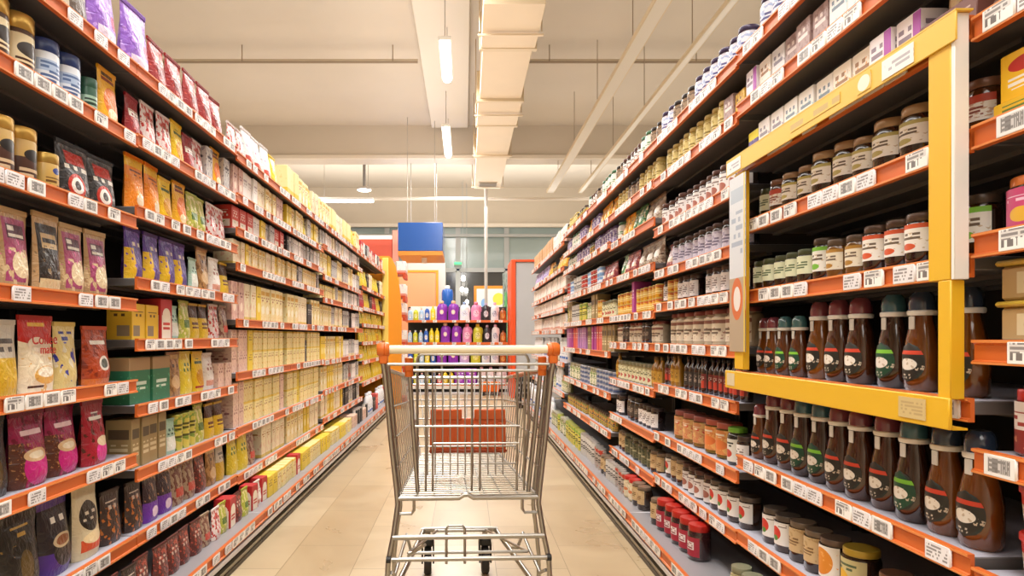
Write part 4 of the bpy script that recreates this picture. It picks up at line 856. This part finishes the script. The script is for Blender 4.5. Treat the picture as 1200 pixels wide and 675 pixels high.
jug('s_yellow', 'small yellow cleaner bottle', .1, .26, '#ecd21c', '#e0c838', LJ('#f6eea0', '#d09a20'), False)
jug('s_pale', 'small pale blue cleaner bottle', .095, .22, '#a8c4e0', '#e8b0a8', LJ('#e8eef4', '#7a9ac8'), False)
jug('s_lime', 'small lime cleaner bottle', .1, .22, '#c8c81c', '#e8e8e0', LJ('#f0eca0', '#7a9a20'), False)
jug('s_red', 'small red cleaner bottle', .1, .22, '#cc2f34', '#e8d8c8', LJ('#f0d0c8', '#8a1c24'), False)
jug('whitecan', 'white cleaner canister with a blue foot', .11, .25, '#eceef2', '#dfe3ea', [('r', 0, 1, 0, .2, '#4a7ac0'), ('t', .2, .8, .4, .8, 6, 8, '#a0a8b8')], False)
pouch('purpdet', 'large purple detergent sack', .22, .3, .1, '#9a34c0', [('e', .5, .4, .3, .2, '#c87ae0'), ('t', .2, .8, .6, .8, 6, 8, '#f0d8f4')])
pouch('yeldet', 'yellow detergent sack', .14, .26, .08, '#edcf22', [('e', .5, .4, .3, .2, '#f6e88a'), ('t', .2, .8, .6, .8, 6, 8, '#8a5a20')])
carton('whiteblock', 'white printed multipack', .25, .24, .12, '#f2efe9', [('n', 5, .6, 0, 1, '#e4e0c0'), ('r', 0, 1, 0, .15, '#e0b8b0')], root='multipack')

# ------------------------------------------------------------ stocking the shelves
ctr = {}
grp = {}
def put(p, x, y, z, rz, shelf_ph, bay_ph, near, s=1, extra=''):
    key = (p['look'], shelf_ph, bay_ph, extra); n = ctr.get(key, 0); ctr[key] = n+1
    grp.setdefault(key, []).append(None)
    if near:
        t = link(p['root'], None, None, (x, y, z), rz)
        for n2, me, lb in p['parts']:
            o = link(n2, me, t)
            if lb: o['label'] = lb
    else:
        t = link(p['root'], merged(p), None, (x, y, z), rz)
    t.scale = (s, s, s)
    t['category'] = p['cat']; grp[key][-1] = t; return t
def finish_labels():
    for (look, sp, bp, extra), L in grp.items():
        for i, t in enumerate(L):
            o = '' if len(L) == 1 else (' %s nearest' % ORD[i] if i else ' nearest')
            q = ','.join([look+(',' if o else '')+o] + ([' '+extra] if extra else []) + [' '+sp, ' '+bp])
            t['label'] = q
            if len(L) > 1: t['group'] = look+'s, '+sp+', '+bp
seen_rng = random.Random(5)
def stock(side, zs, zi, y0, y1, seq, bay_ph, near, fill=True, yaw=.06, depth=1):
    """seq 'key*n key^2*n _0.05' near to far"""
    zl = sorted(zs, reverse=True); z = zl[zi]
    gap = .40 if zi == 0 else zl[zi-1]-z
    if zi == 0: sp = 'top shelf'
    elif z < .2: sp = 'bottom shelf'
    else: sp = '%s shelf down' % ORD[zi]
    base = z < .2; y = y0+.012; toks = seq.split(); i = 0; zt = z-.0053 if not base else .1545
    while y < y1-.02:
        if i >= len(toks):
            if not fill: break
            i = 0
        tk = toks[i]; i += 1
        if tk[0] == '_': y += float(tk[1:]); continue
        n = 1; st = 1
        if '*' in tk: tk, n = tk.split('*'); n = int(n)
        if '^' in tk: tk, st = tk.split('^'); st = int(st)
        p = PR[tk]; s = min(1.0, (gap-.052)/(p['h']*st)); wd = p['w']*s; dd = p['d']*s
        for q in range(n):
            if y+wd > y1-.004: y = y1 if q == 0 and i >= len(toks) else y; break
            off = .03+seen_rng.random()*.012+(-.10 if base else 0)
            for dr in range(depth):
                if dr and off+dd*(dr+1) > .42: break
                for lv in range(st):
                    ya = (seen_rng.random()*2-1)*yaw*(0 if st > 1 else 1)
                    cy = y+wd/2; oo = off+dd/2+dr*(dd+.012)
                    X = LX-oo if side == 'L' else RX+oo
                    ex = ('' if st == 1 else (['lower layer', 'upper layer'] if st == 2 else ['bottom layer', 'second layer', 'third layer', 'fourth layer', 'fifth layer'])[lv])
                    if dr: ex = 'back row' if not ex else 'back '+ex
                    put(p, X, cy, zt+lv*(p['h']*s+.0005)+.0005, (PI/2 if side == 'L' else -PI/2)+ya, sp, bay_ph, near, s, ex)
            y += wd+.006+abs(math.sin(yaw))*dd*.5
        else: continue
        if y+.05 > y1: break

LB_ = ['nearest left bay', 'second left bay', 'third left bay', 'fourth left bay', 'fifth left bay', 'sixth left bay', 'seventh left bay', 'farthest left bay']
RB_ = ['right edge bay', 'yellow framed bay', 'third right bay', 'fourth right bay', 'fifth right bay', 'sixth right bay', 'seventh right bay', 'eighth right bay', 'ninth right bay']
LZ = {1: [2.02, 1.767, 1.478, 1.186, .90, .64, .35, .16], 2: [2.02, 1.775, 1.52, 1.265, 1.045, .81, .58, .35, .16]}
for k in (3, 4): LZ[k] = [2.0, 1.79, 1.615, 1.435, 1.145, .87, .585, .34, .16]
for k in (5, 6): LZ[k] = [2.0, 1.82, 1.57, 1.38, 1.145, .86, .61, .38, .16]
for k in (7, 8): LZ[k] = [2.0, 1.64, 1.40, 1.21, 1.0, .78, .53, .16]
for k in range(1, 9):
    bay('L', k, .27+k, 1.27+k, LZ[k], 'orange railed shelving unit of the left wall, %s' % ['nearest the camera', 'second from the camera', 'third from the camera', 'fourth from the camera', 'fifth from the camera', 'sixth from the camera', 'seventh from the camera', 'farthest from the camera'][k-1], .75 if k < 5 else .6)
RZ = {0: [2.06, 1.87, 1.655, 1.45, 1.245, 1.045, .84, .615, .37, .16], 1: [2.06, 1.87, 1.665, 1.448, 1.21, .933, .635, .37, .16],
      2: [2.05, 1.85, 1.60, 1.385, 1.22, 1.02, .82, .575, .36, .16], 3: [2.05, 1.86, 1.665, 1.435, 1.19, 1.02, .785, .555, .33, .16]}
for k in (4, 5): RZ[k] = [2.05, 1.86, 1.69, 1.435, 1.19, .955, .675, .415, .16]
for k in (6, 7, 8): RZ[k] = [2.0, 1.75, 1.53, 1.34, 1.13, .80, .50, .16]
RY = [(.27, 1.215)]+[(.22+k if k == 1 else .27+k, 1.27+k) for k in range(1, 9)]
for k in range(9):
    bay('R', k, RY[k][0], RY[k][1], RZ[k], 'orange railed shelving unit of the right wall, %s' % ['cut by the frame edge', 'behind the yellow frame', 'first past the yellow frame', 'second past the yellow frame', 'third past the yellow frame', 'fourth past the yellow frame', 'third from the far end', 'second from the far end', 'at the far end'][k], .8 if k < 3 else .65)
# gondola ends
M_endor = mat('end_panel_orange', '#ee9a22', .45)
t = thing('gondola_end', 'tall orange end panel with a yellow edge closing the left shelving', 'panel', (LX, 9.275, 0))
b = MB(); b.prism([(-.52, 0), (.235, 0), (.235, 1.45), (.21, 1.75), (.15, 2.08), (.09, 2.2), (.05, 2.23), (-.52, 2.23)], 'y', .045, .07); obj('end_panel', b, M_endor, t)
b = MB(); b.box(-.04, .045, .0, .044, 0, 2.2, .004); obj('edge_post', b, mat('edge_yellow', '#f2d66a', .45), t)
# end cap shelves beyond the orange panel
zz = [.16, .62, .98, 1.38, 1.66, 2.0]
t = thing('end_cap_shelving', 'end cap shelving with orange shelf brackets just beyond the orange end panel', 'shelving', (-.98, 9.36, 0))
b = MB(); b.box(-.5, -.02, .02, .04, 0, 2.15); obj('back_panel', b, mat('cab_grey', '#b9b6b0'), t)
for z in zz:
    b = MB(); b.box(-.5, .1, .05, .45, z-.03, z, .003); b.box(.06, .105, .05, .4, z-.09, z-.031, .003); obj('shelf', b, mat('bracket_orange', '#c8481c', .45), t)
for k, z in enumerate(zz[1:]):
    for q in range(2):
        b = MB(); b.box(-.07, .07, -.075, .075, 0, .17, .004)
        n = obj('white_packet', b, art('print_whiterow2', '#f2eee8', [('n', 5, .6, 0, 1, '#d8c8d8'), ('r', 0, 1, 0, .2, '#d89a8a')]), None, (-.95, 9.52+q*.17, z+.001))
        tag(n, 'white packet on the end cap beyond the orange panel, %s layer, %s' % (ORD[k]+' lowest', ['nearer', 'farther'][q]), 'box', 'white packets on the end cap')
        n.name = 'packet'

S = stock
nb = LB_[0]; y0, y1 = 1.44, 2.27
Z = LZ[1]
for i_, e_, q_ in ((0, 1.7, 'tan_b'), (1, 1.6, 'greenyel'), (2, 1.62, 'darkmix'), (3, 1.65, 'tanred'), (4, 1.6, 'purpgold'), (5, 1.55, 'purpleband'), (6, 1.65, 'tan_b')):
    S('L', Z, i_, 1.275, e_, q_, nb, True)
S('L', Z, 0, 1.7, y1, '_0.1 beigetop*2 purpbig', nb, True)
S('L', Z, 1, 1.61, y1, 'goldtin*2 bluetin*2 _0.015 greentin yelorange', nb, True)
S('L', Z, 2, 1.625, y1, 'browngold*2 smallgold _0.01 blackred*2', nb, True)
S('L', Z, 3, 1.66, y1, 'pinkkraft blackkraft pinkkraft*3', nb, True, yaw=.03)
S('L', Z, 4, 1.61, y1, 'greyyellow creamer blueyellow _0.03 orangebrown', nb, True, fill=False, yaw=.05)
S('L', Z, 5, 1.56, y1, 'blackgold magenta magenta redcoffee redcoffee', nb, True)
S('L', Z, 6, 1.66, y1, 'blackgold blackpurple creamblack darkmix', nb, True)
S('L', Z, 7, 1.75, y1, 'brownred*3 darkmix', nb, True)
nb = LB_[1]; Z = LZ[2]; y0, y1 = 2.28, 3.27
S('L', Z, 0, y0, y1, 'purpbig redcrisp*6', nb, True)
S('L', Z, 1, y0, y1, 'maroon_b whitered*2 yellow_b maroon_b whitered greybox yelorange', nb, True)
S('L', Z, 2, y0, y1, 'orange_b orange_b yellow_b yelorange greenyel greenyel whitered*3', nb, True)
S('L', Z, 3, y0, y1, 'purpgold*4 mint tan_b whitepk yelbrown', nb, True)
S('L', Z, 4, y0, y1, 'yelbox*2 redbox mint greenyel yelbrown*2 whitered tanred brownred', nb, True)
S('L', Z, 5, y0, y1, 'greenbox*2 tan_b yelgreen yellow_b whitepk lowpink', nb, True)
S('L', Z, 6, y0, y1, 'tancar*4 mint yelcan*3 greenyel yelbrown*2 purpleband', nb, True)
S('L', Z, 7, y0, y1, 'darkmix purpleband*2 tanred*2 brownred tan_b greyyellow yelgreen', nb, True)
S('L', Z, 8, y0, y1, 'brownred*4 tanred whitered greenyel redbox', nb, True)
for k in (3, 4):
    nb = LB_[k-1]; Z = LZ[k]; y0, y1 = .28+k, 1.265+k; nr = k == 3
    S('L', Z, 0, y0, y1, ['whitered*2 whitetop*3 yelgreen whitetop', 'yeltall*3 creambox*3 yelgreen creambox2*3'][k-3], nb, nr)
    S('L', Z, 1, y0, y1, ['pinkbox*2 whitebox*3 creambox2*2 creambox*3', 'yellowbox*2 creambox*4 yelgreen greybox*2'][k-3], nb, nr)
    S('L', Z, 2, y0, y1, ['redcar*3 whitebox*2 yellowbox*2 greybox*3', 'darkbox greybox*2 whitebox*3 greybox*4'][k-3], nb, nr)
    S('L', Z, 3, y0, y1, ['creambox2*3 yellowbox*1 creambox*5', 'creambox*4 darkbox greybox*2 creambox*3'][k-3], nb, nr, yaw=.02)
    S('L', Z, 4, y0, y1, ['pinkbox*2 creambox2^1*2 yellowbox creambox*5', 'creambox*3 creambox2*3 darkbox*2 creambox*2'][k-3], nb, nr, yaw=.02)
    S('L', Z, 5, y0, y1, ['lowpink^2*3 lowyellow^2*1 lowcream^2*7', 'lowcream^2*6 darkbox*1 lowcream^2*3'][k-3], nb, nr)
    S('L', Z, 6, y0, y1, ['lowpink^2*2 lowcream^2*8', 'lowcream^2*3 lowyellow^2*1 lowcream^2*5'][k-3], nb, nr)
    S('L', Z, 7, y0, y1, ['yelgreen*2 tanred _0.1 creambox2*6', 'creambox*5 yellowbox*2 creambox2*3'][k-3], nb, nr)
    S('L', Z, 8, y0, y1, ['redbox whitepk redbox lowyellow*2 lowcream*5', 'lowyellow*3 lowcream*4 lowyellow*2'][k-3], nb, nr)
for k in (5, 6):
    nb = LB_[k-1]; Z = LZ[k]; y0, y1 = .28+k, 1.265+k
    a = ['creambox*4 yeltall*3 creambox2*4', 'greybox*3 whitebox*4 creambox2*3', 'creambox*3 yellowbox*2 greybox*3', 'lowcream*7 greybox*2', 'creambox*5 greybox*2 creambox2*3', 'yellowbox*2 creambox*5', 'creambox*3 yellowbox*3 creambox*2', 'creambox2*3 yellowbox*4', 'lowcream*4 lowyellow*3'] if k == 5 else \
        ['yeltall*4 yelgreen*2 creambox*4', 'whitebox*5 greybox*3', 'greybox*3 creambox*3 whitebox*3', 'whitebox*4 greybox*3', 'greybox*4 darkbox*2 whitebox*3', 'whitebox*4 greybox*4', 'greybox*3 tanred*2 whitebox*3', 'darkbox*4 greybox*3', 'lowpink*3 greycan*5']
    for i, s_ in enumerate(a): S('L', Z, i, y0, y1, s_, nb, False, yaw=.02)
for k in (7, 8):
    nb = LB_[k-1]; Z = LZ[k]; y0, y1 = .28+k, 1.265+k
    a = ['redbox*2 whitebox*2 darkbox*2 greybox*2', 'yelgreen*4 darkbox*2 creambox2*3', 'redbag*3 yelgreen*3 darkbox*2', 'yelgreen*4 yeldet*2', 'yelgreen*3 yellow_b*3 yelgreen*2', 'yeldet*4 yelgreen*2', 'yeldet*5', 'whitecan*3 darkbox*3 redcar2*3']
    for i, s_ in enumerate(a): S('L', Z, i, y0, y1, s_, nb, False, yaw=.03)

# right
Z = RZ[0]; nb = RB_[0]
def one(key, x, y, z, rz, lab, s=1, near=True):
    p = PR[key]
    t = link(p['root'], None, None, (x, y, z), rz); t.scale = (s, s, s)
    for n2, me, lb in p['parts']:
        o = link(n2, me, t)
        if lb: o['label'] = lb
    return tag(t, lab, p['cat'])
for z, key, y, x, lab, s in [
    (1.655, 'browngold', 1.13, 1.06, 'brown coffee jar with a gold lid, high in the right edge bay', .9),
    (1.245, 'pinkjar', 1.15, 1.045, 'pink labelled jar with an orange lid near the right edge', 1),
    (.84, 'redtopjar', 1.15, 1.04, 'red lidded jar with white label below the gold lidded tubs', 1.0),
    (.615, 'redtub', 1.14, 1.045, 'lower of two red lidded tubs at the right edge', .86),
    ]:
    one(key, x, y, z-.005, -PI/2, lab, s)
one('redtub', 1.045, 1.14, .615-.005+.0868, -PI/2, 'upper of two red lidded tubs at the right edge', .86)
one('yeltray', 1.055, 1.10, 1.4455, -PI/2, 'yellow display tray under the yellow carton at the right edge')
one('bigyellow', 1.055, 1.105, 1.4455+.0365, -PI/2, 'yellow carton with a red emblem at the right edge')
one('tantub', 1.045, 1.13, 1.0405, -PI/2, 'lower of two stacked tan tubs with gold lids at the right edge')
one('tantub', 1.045, 1.13, 1.0405+.0755, -PI/2, 'upper of two stacked tan tubs with gold lids at the right edge')
Z = RZ[1]; nb = RB_[1]; y0, y1 = 1.225, 2.265
S('R', Z, 0, y0, y1, 'teaorange*3 teabox*4 topjar*4', nb, True, yaw=.03)
S('R', Z, 1, y0, y1, 'teaorange*2 teabox*4 teabrown*3 teagrey teaorange teapurple', nb, True, yaw=.03)
S('R', Z, 2, y0, y1, 'browntray*1 teapurple*2 teaorange*2 teabox*3 teagrey*2 teayelpurp*2 teayellow', nb, True, yaw=.02)
one('tan_b', 1.03, 1.33, 1.666+.0555, -PI/2, 'gold and brown bag standing on the brown display tray', .48)
S('R', Z, 3, y0, y1, 'hj_red*2 hj_big*2 hj_tan hj_big*2 hj_tan*2 hj_red hj_pale hj_tan', nb, True)
S('R', Z, 4, y0, y1, 'hj_green hj_green hj_orange*3 hj_amber*2 hj_green hj_pale*5', nb, True)
S('R', Z, 5, y0+.03, y1, 'hb_navy _0.045 hb_navy _0.008 hb_green _0.035 hb_maroon hb_maroon _0.02 hb_amber _0.01 hs_teal*2 hs_maroon*2 hs_teal', nb, True)
S('R', Z, 6, y0, y1, 'hb_navy hb_navy hb_green _0.01 hb_maroon*3 hb_green hb_green hb_maroon*2 hs_maroon', nb, True)
S('R', Z, 7, y0, y1, 'hj_red*4 _0.05 hj_yel hj_disc hj_cloth*2 hj_flower*2 hj_tan', nb, True)
S('R', Z, 8, y0, y1, 'hj_red hj_red palejar*3 bigbeige*2', nb, True)
Z = RZ[2]; nb = RB_[2]; y0, y1 = 2.28, 3.265
S('R', Z, 0, y0, y1, 'topjar*6 topblack*3 topjar*3', nb, True)
S('R', Z, 1, y0, y1, 'teayellow teabrown yeljar*10', nb, True)
S('R', Z, 2, y0, y1, 'whitejar*11', nb, True)
S('R', Z, 3, y0, y1, 'lilacjar*10 redround', nb, True)
S('R', Z, 4, y0, y1, 'whitelab*5 _0.12 whitelab*3 yeltin^2*2', nb, True)
S('R', Z, 5, y0, y1, 'bigbeige*7', nb, True)
S('R', Z, 6, y0, y1, 'redsauce*8 blacksauce*4 _0.09 ambersauce*2', nb, True)
S('R', Z, 7, y0, y1, 'whitelab greenlid _0.03 orangejar*2 _0.03 rosejar*3 _0.2', nb, True, fill=False)
S('R', Z, 8, y0, y1, 'hj_flower*4 whitejar*4 hj_cloth*2', nb, True)
S('R', Z, 9, y0, y1, '_0.25 redliddark*5 hj_cloth', nb, True, fill=False)
Z = RZ[3]; nb = RB_[3]; y0, y1 = 3.28, 4.265
S('R', Z, 0, y0, y1, 'topblack*2 greenwhite*2 whitejar*5', nb, True)
S('R', Z, 1, y0, y1, 'yeljar*5 topblack*3 yeljar*3', nb, True)
S('R', Z, 2, y0, y1, 'pastabag*2 greenbag*2 yelpasta*2 greenwhite', nb, True)
S('R', Z, 3, y0, y1, 'pastabag*3 redround*2 greenbag redround', nb, True)
S('R', Z, 4, y0, y1, 'yeltin^2*6 purpcar yeltin^2*4', nb, True)
S('R', Z, 5, y0, y1, 'bigbeige*2 _0.02 darkjar*2 bigbeige*3 darkjar*2', nb, True)
S('R', Z, 6, y0, y1, 'ambersauce*3 palejar*9', nb, True)
S('R', Z, 7, y0, y1, '_0.1 whitelab*4 darkjar*3', nb, True)
S('R', Z, 8, y0, y1, 'hj_cloth*2 olivejar*6', nb, True)
S('R', Z, 9, y0, y1, 'hj_cloth*2 creamred*2 redcan*4 greycan*4', nb, True)
for k in (4, 5):
    nb = RB_[k]; Z = RZ[k]; y0, y1 = .28+k, 1.265+k
    a = ['greenwhite*4 topblack*2 whitejar*3', 'yelpasta*4 bluepurp*4', 'bluepurp*8 spicejar*3', 'redround*3 bluecan^2*2 redtinlow^2*3 bluecan^2*2', 'palejar*5 yeltin^2*2 tancar*3 mixjar*3', 'tancar*5 redcar2*3 purpcar*3', 'bluetinlow^4*6 mixjar*3', 'spicejar*11', 'redcan*3 greycan*8 yelcan*4'] if k == 4 else \
        ['spicejar*6 yeljar*5', 'bluepurp*4 greenwhite*4', 'bluepurp*6 greenwhite*4', 'redtinlow^2*3 greycan*5 bluecan^2*3', 'yelcan*5 greycan*5 tancar*3', 'lilaccar*5 redcar2*3 purpcar*4', 'bluetinlow^4*3 mixjar*6', 'spicejar*12', 'yelcan*7 mixjar*4']
    for i, s_ in enumerate(a): S('R', Z, i, y0, y1, s_, nb, False, yaw=.03)
for k in (6, 7, 8):
    nb = RB_[k]; Z = RZ[k]; y0, y1 = .28+k, 1.265+k
    a = [['whiterow*5 whitebox*4', 'tanrow*8', 'tanrow*8'][k-6], ['yelpasta*5 spicejar*3', 'yelpasta*3 purpwhite*4', 'purpwhite*7'][k-6], 'whiterow*8', 'whiterow*8', ['whiterow*4 whitepk*4', 'whitepk*7', 'whiterow*8'][k-6], ['whitecan*4 mixjar*3', 'whitecan*2 orangejar*1 whitecan*4', 'whitecan*6'][k-6], ['mixjar*4 whitecan*3', 'whitecan*6', 'whitecan*6'][k-6], ['mixjar*4 whitecan*4', 'whitecan*6', 'whitecan*6'][k-6]]
    for i, s_ in enumerate(a): S('R', Z, i, y0, y1, s_, nb, False, yaw=.03)
finish_labels()

# lettering on the creamer pouch
def lettering(text, size, parent, loc, m, nm='printed_lettering', rx=PI/2, rz=0):
    cu = bpy.data.curves.new(nm, 'FONT'); cu.body = text; cu.size = size; cu.extrude = .0006; cu.align_x = 'CENTER'
    tmp = bpy.data.objects.new('tmp', cu); me = bpy.data.meshes.new_from_object(tmp); bpy.data.objects.remove(tmp)
    me.materials.clear(); me.materials.append(m)
    o = link(nm, me, parent, loc); o.rotation_euler = (rx, 0, rz); return o
mr_ = mat('letter_red', '#b8201c', .5); mw_ = mat('letter_white', '#f4efe6', .5)
for o in [q for q in C.objects if q.get('label', '').startswith('red topped creamer pouch')]:
    lettering('Coffee', .042, o, (0, -.0285, .135), mr_); lettering('mate', .036, o, (.015, -.0285, .108), mr_)

# yellow frame round the honey bay
t = thing('yellow_display_frame', 'bright yellow frame of posts and rails around the honey shelves', 'frame', (.93, 1.22, 0))
b = MB(); b.box(0, .028, .006, .066, 1.16, 1.667, .002); b.box(0, .028, .006, .04, .93, 1.16, .002); obj('near_post', b, M_yellow, t)
b = MB(); b.box(0, .028, -.004, .005, 1.16, 1.667, .001); obj('white_edge', b, M_white, t)
b = MB(); b.box(.004, .026, .93, 1.0, .94, 1.61, .002); fp = obj('far_post', b, M_yellow, t)
b = MB(); b.box(-.001, .003, .905, 1.03, 1.0, 1.60, .001)
obj('poster', b, art('poster_print', '#d9dde2', [('r', 0, 1, .0, .42, '#b9a48a'), ('e', .5, .3, .36, .12, '#d8703a'), ('e', .5, .3, .22, .07, '#efe6e0'), ('r', .1, .9, .85, .93, '#b8c4d0'), ('t', .15, .85, .55, .8, 7, 22, '#a9b4c4'), ('r', 0, .08, 0, 1, '#e6c84a')]), fp)
b = MB(); b.box(-.004, .03, -.012, 1.05, 1.6675, 1.671); b.box(-.004, .0, -.012, 1.05, 1.612, 1.6675, .001)
tr = obj('top_rail', b, mat('yellow_rail_pale', '#e8be48', .45), t)
for y0_, y1_, nm in ((.1, .2, 'white_sticker'), (.93, 1.04, 'white_sticker')):
    b = MB(); b.box(-.0055, -.0042, y0_, y1_, 1.618, 1.66); obj(nm, b, art('sticker_print', '#ece8e2', [('t', .1, .9, .2, .8, 9, 4, '#b0aab0')]), tr)
b = MB(); b.box(-.0052, -.0042, .36, .6, 1.63, 1.655); obj('faint_lettering', b, art('faint_letters', '#e8be48', [('t', 0, 1, 0, 1, 14, 1, '#c8a860')]), tr)
b = MB(); b.box(-.0055, -.0042, .24, .29, 1.62, 1.66); obj('white_mark', b, art('faint_mark', '#e8be48', [('e', .5, .5, .45, .45, '#f0e8d4')]), tr)
b = MB(); b.box(-.008, .0, .0, 1.05, .872, .933, .002); b.box(.0, .028, .0, 1.05, .872, .876); br_ = obj('bottom_rail', b, M_yellow, t)
b = MB(); b.box(-.0095, -.0082, .06, .14, .882, .925); obj('cream_label', b, art('cream_label', '#d8bf84', [('t', .1, .9, .15, .85, 12, 6, '#c4a874')]), br_)
b = MB(); b.box(-.0095, -.0082, .97, 1.03, .882, .925); obj('cream_label', b, art('cream_label2', '#e0cfa8'), br_)

# far gondola facing the camera
fx0, fx1, fy = -1.08, .785, 11.7
t = thing('shelving_unit', 'far shelving unit of detergents facing the aisle end', 'shelving', (0, fy, 0))
b = MB(); b.box(fx0, fx1, .42, .44, .0, 1.62); obj('back_panel', b, M_back, t)
b = MB(); b.box(fx0, fx1, 0, .42, .1, .17, .004); b.box(fx0, fx1, -.02, .0, .1, .16, .003); obj('base_deck', b, mat('white_base', '#dcdad4', .4), t)
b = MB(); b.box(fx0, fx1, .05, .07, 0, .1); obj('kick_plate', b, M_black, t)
b = MB(); b.box(fx0, fx1, -.05, -.03, .0, .045, .004); obj('bumper_rail', b, mat('bumper_bright', '#cfccd0'), t)
FZ = [1.36, .955, .57, .19]
for z in FZ:
    if z > .2:
        b = MB(); b.box(fx0, fx1, .0, .41, z-.03, z-.004, .002); sh = obj('shelf', b, mat('white_base', '#dcdad4'), t)
    else: sh = t
    b = MB(); b.box(fx0, fx1, -.012, -.001, z-.045, z, .002); obj('price_rail', b, M_orange if z != .57 else mat('white_base', '#dcdad4'), t if sh is t else sh)
    for x in (-.75, -.55, -.2, .05, .25, .5, .65):
        if z > .2: link('price_tag', tagmesh[1], sh, (x, -.014, z-.022))
rows = [['s_pale', 's_lime', 's_pale', 's_blue', 's_yellow', 'j_purple', 'j_purple', 'j_white', 'j_pink', 'j_black', 'j_whiteb', 'j_brown'],
        ['s_pale', 's_lime', 's_pale', 's_blue', 's_yellow', 's_yellow', 'j_purple', 'j_purple', 'j_pink', 'j_lime', 'j_black', 'j_whiteb', 'j_brown'],
        ['s_blue', 's_lime', 's_pale', 's_yellow', 's_blue', 'j_purple', 'j_purple', 'j_lilac', 'j_lime', 'j_whiteb', 'j_whiteb', 'j_brown'],
        ['s_blue', 's_lime', 's_pale', 's_lime', 's_blue', 's_red', 's_yellow', 's_yellow', 'purpdet', 'purpdet', 'j_whiteb', 'j_whiteb', 'j_white']]
for ri, row in enumerate(rows):
    z = FZ[ri]; gap = .5 if ri == 0 else FZ[ri-1]-z
    tot = sum(PR[k]['w'] for k in row); fs = min(1, (fx1-fx0-.04-.006*len(row))/tot); sp = (fx1-fx0-.04-tot*fs)/(len(row)); x = fx0+.02
    cnt = {}
    for k in row: cnt[k] = cnt.get(k, 0)+1
    num = {}
    for k in row:
        p = PR[k]; s = min(1, (gap-.05)/p['h']); ww = p['w']*fs; num[k] = num.get(k, 0)+1
        o = link(p['root'], None, None, (x+ww/2+sp/2, fy+.03+p['d']/2, (z if z > .2 else .175)-.003), 0); o.scale = (fs, s, s)
        for n2, me, lb in p['parts']: link(n2, me, o)
        side_ = '' if cnt[k] == 1 else ['leftmost', 'second from left', 'third from left'][num[k]-1]+', '
        tag(o, p['look']+', '+side_+['top', 'second', 'third', 'bottom'][ri]+' shelf, far unit', p['cat'], 'detergents on the far shelving unit')
        x += ww+sp
for q in range(2):
    b = MB(); b.box(-.15, .15, -.1, .1, 0, .26, .004)
    o = obj('multipack', b, art('print_whiteblock', '#f2efe9'), None, (-.86+q*.32, fy+.3, 1.358)); tag(o, 'white multipack behind the small bottles atop the far unit, %s' % ['left one', 'right one'][q], 'box', 'white multipacks on the far unit')
# orange bin before the far unit
t = thing('orange_bin', 'orange plastic bin hooked low on the far shelving unit', 'bin', (.45, fy-.16, 0))
b = MB(); b.box(-.16, .16, -.1, .1, .07, .23, .008); obj('bin_body', b, mat('bin_orange', '#df6a1c', .4), t)
b = MB(); b.box(-.175, .175, -.11, .11, .225, .243, .003); obj('rim', b, mat('bin_orange2', '#e8843a', .4), t)
b = MB(); b.box(-.14, -.1, -.09, .09, .0, .07, .003); b.box(.1, .14, -.09, .09, 0, .07, .003); obj('feet', b, M_black, t)
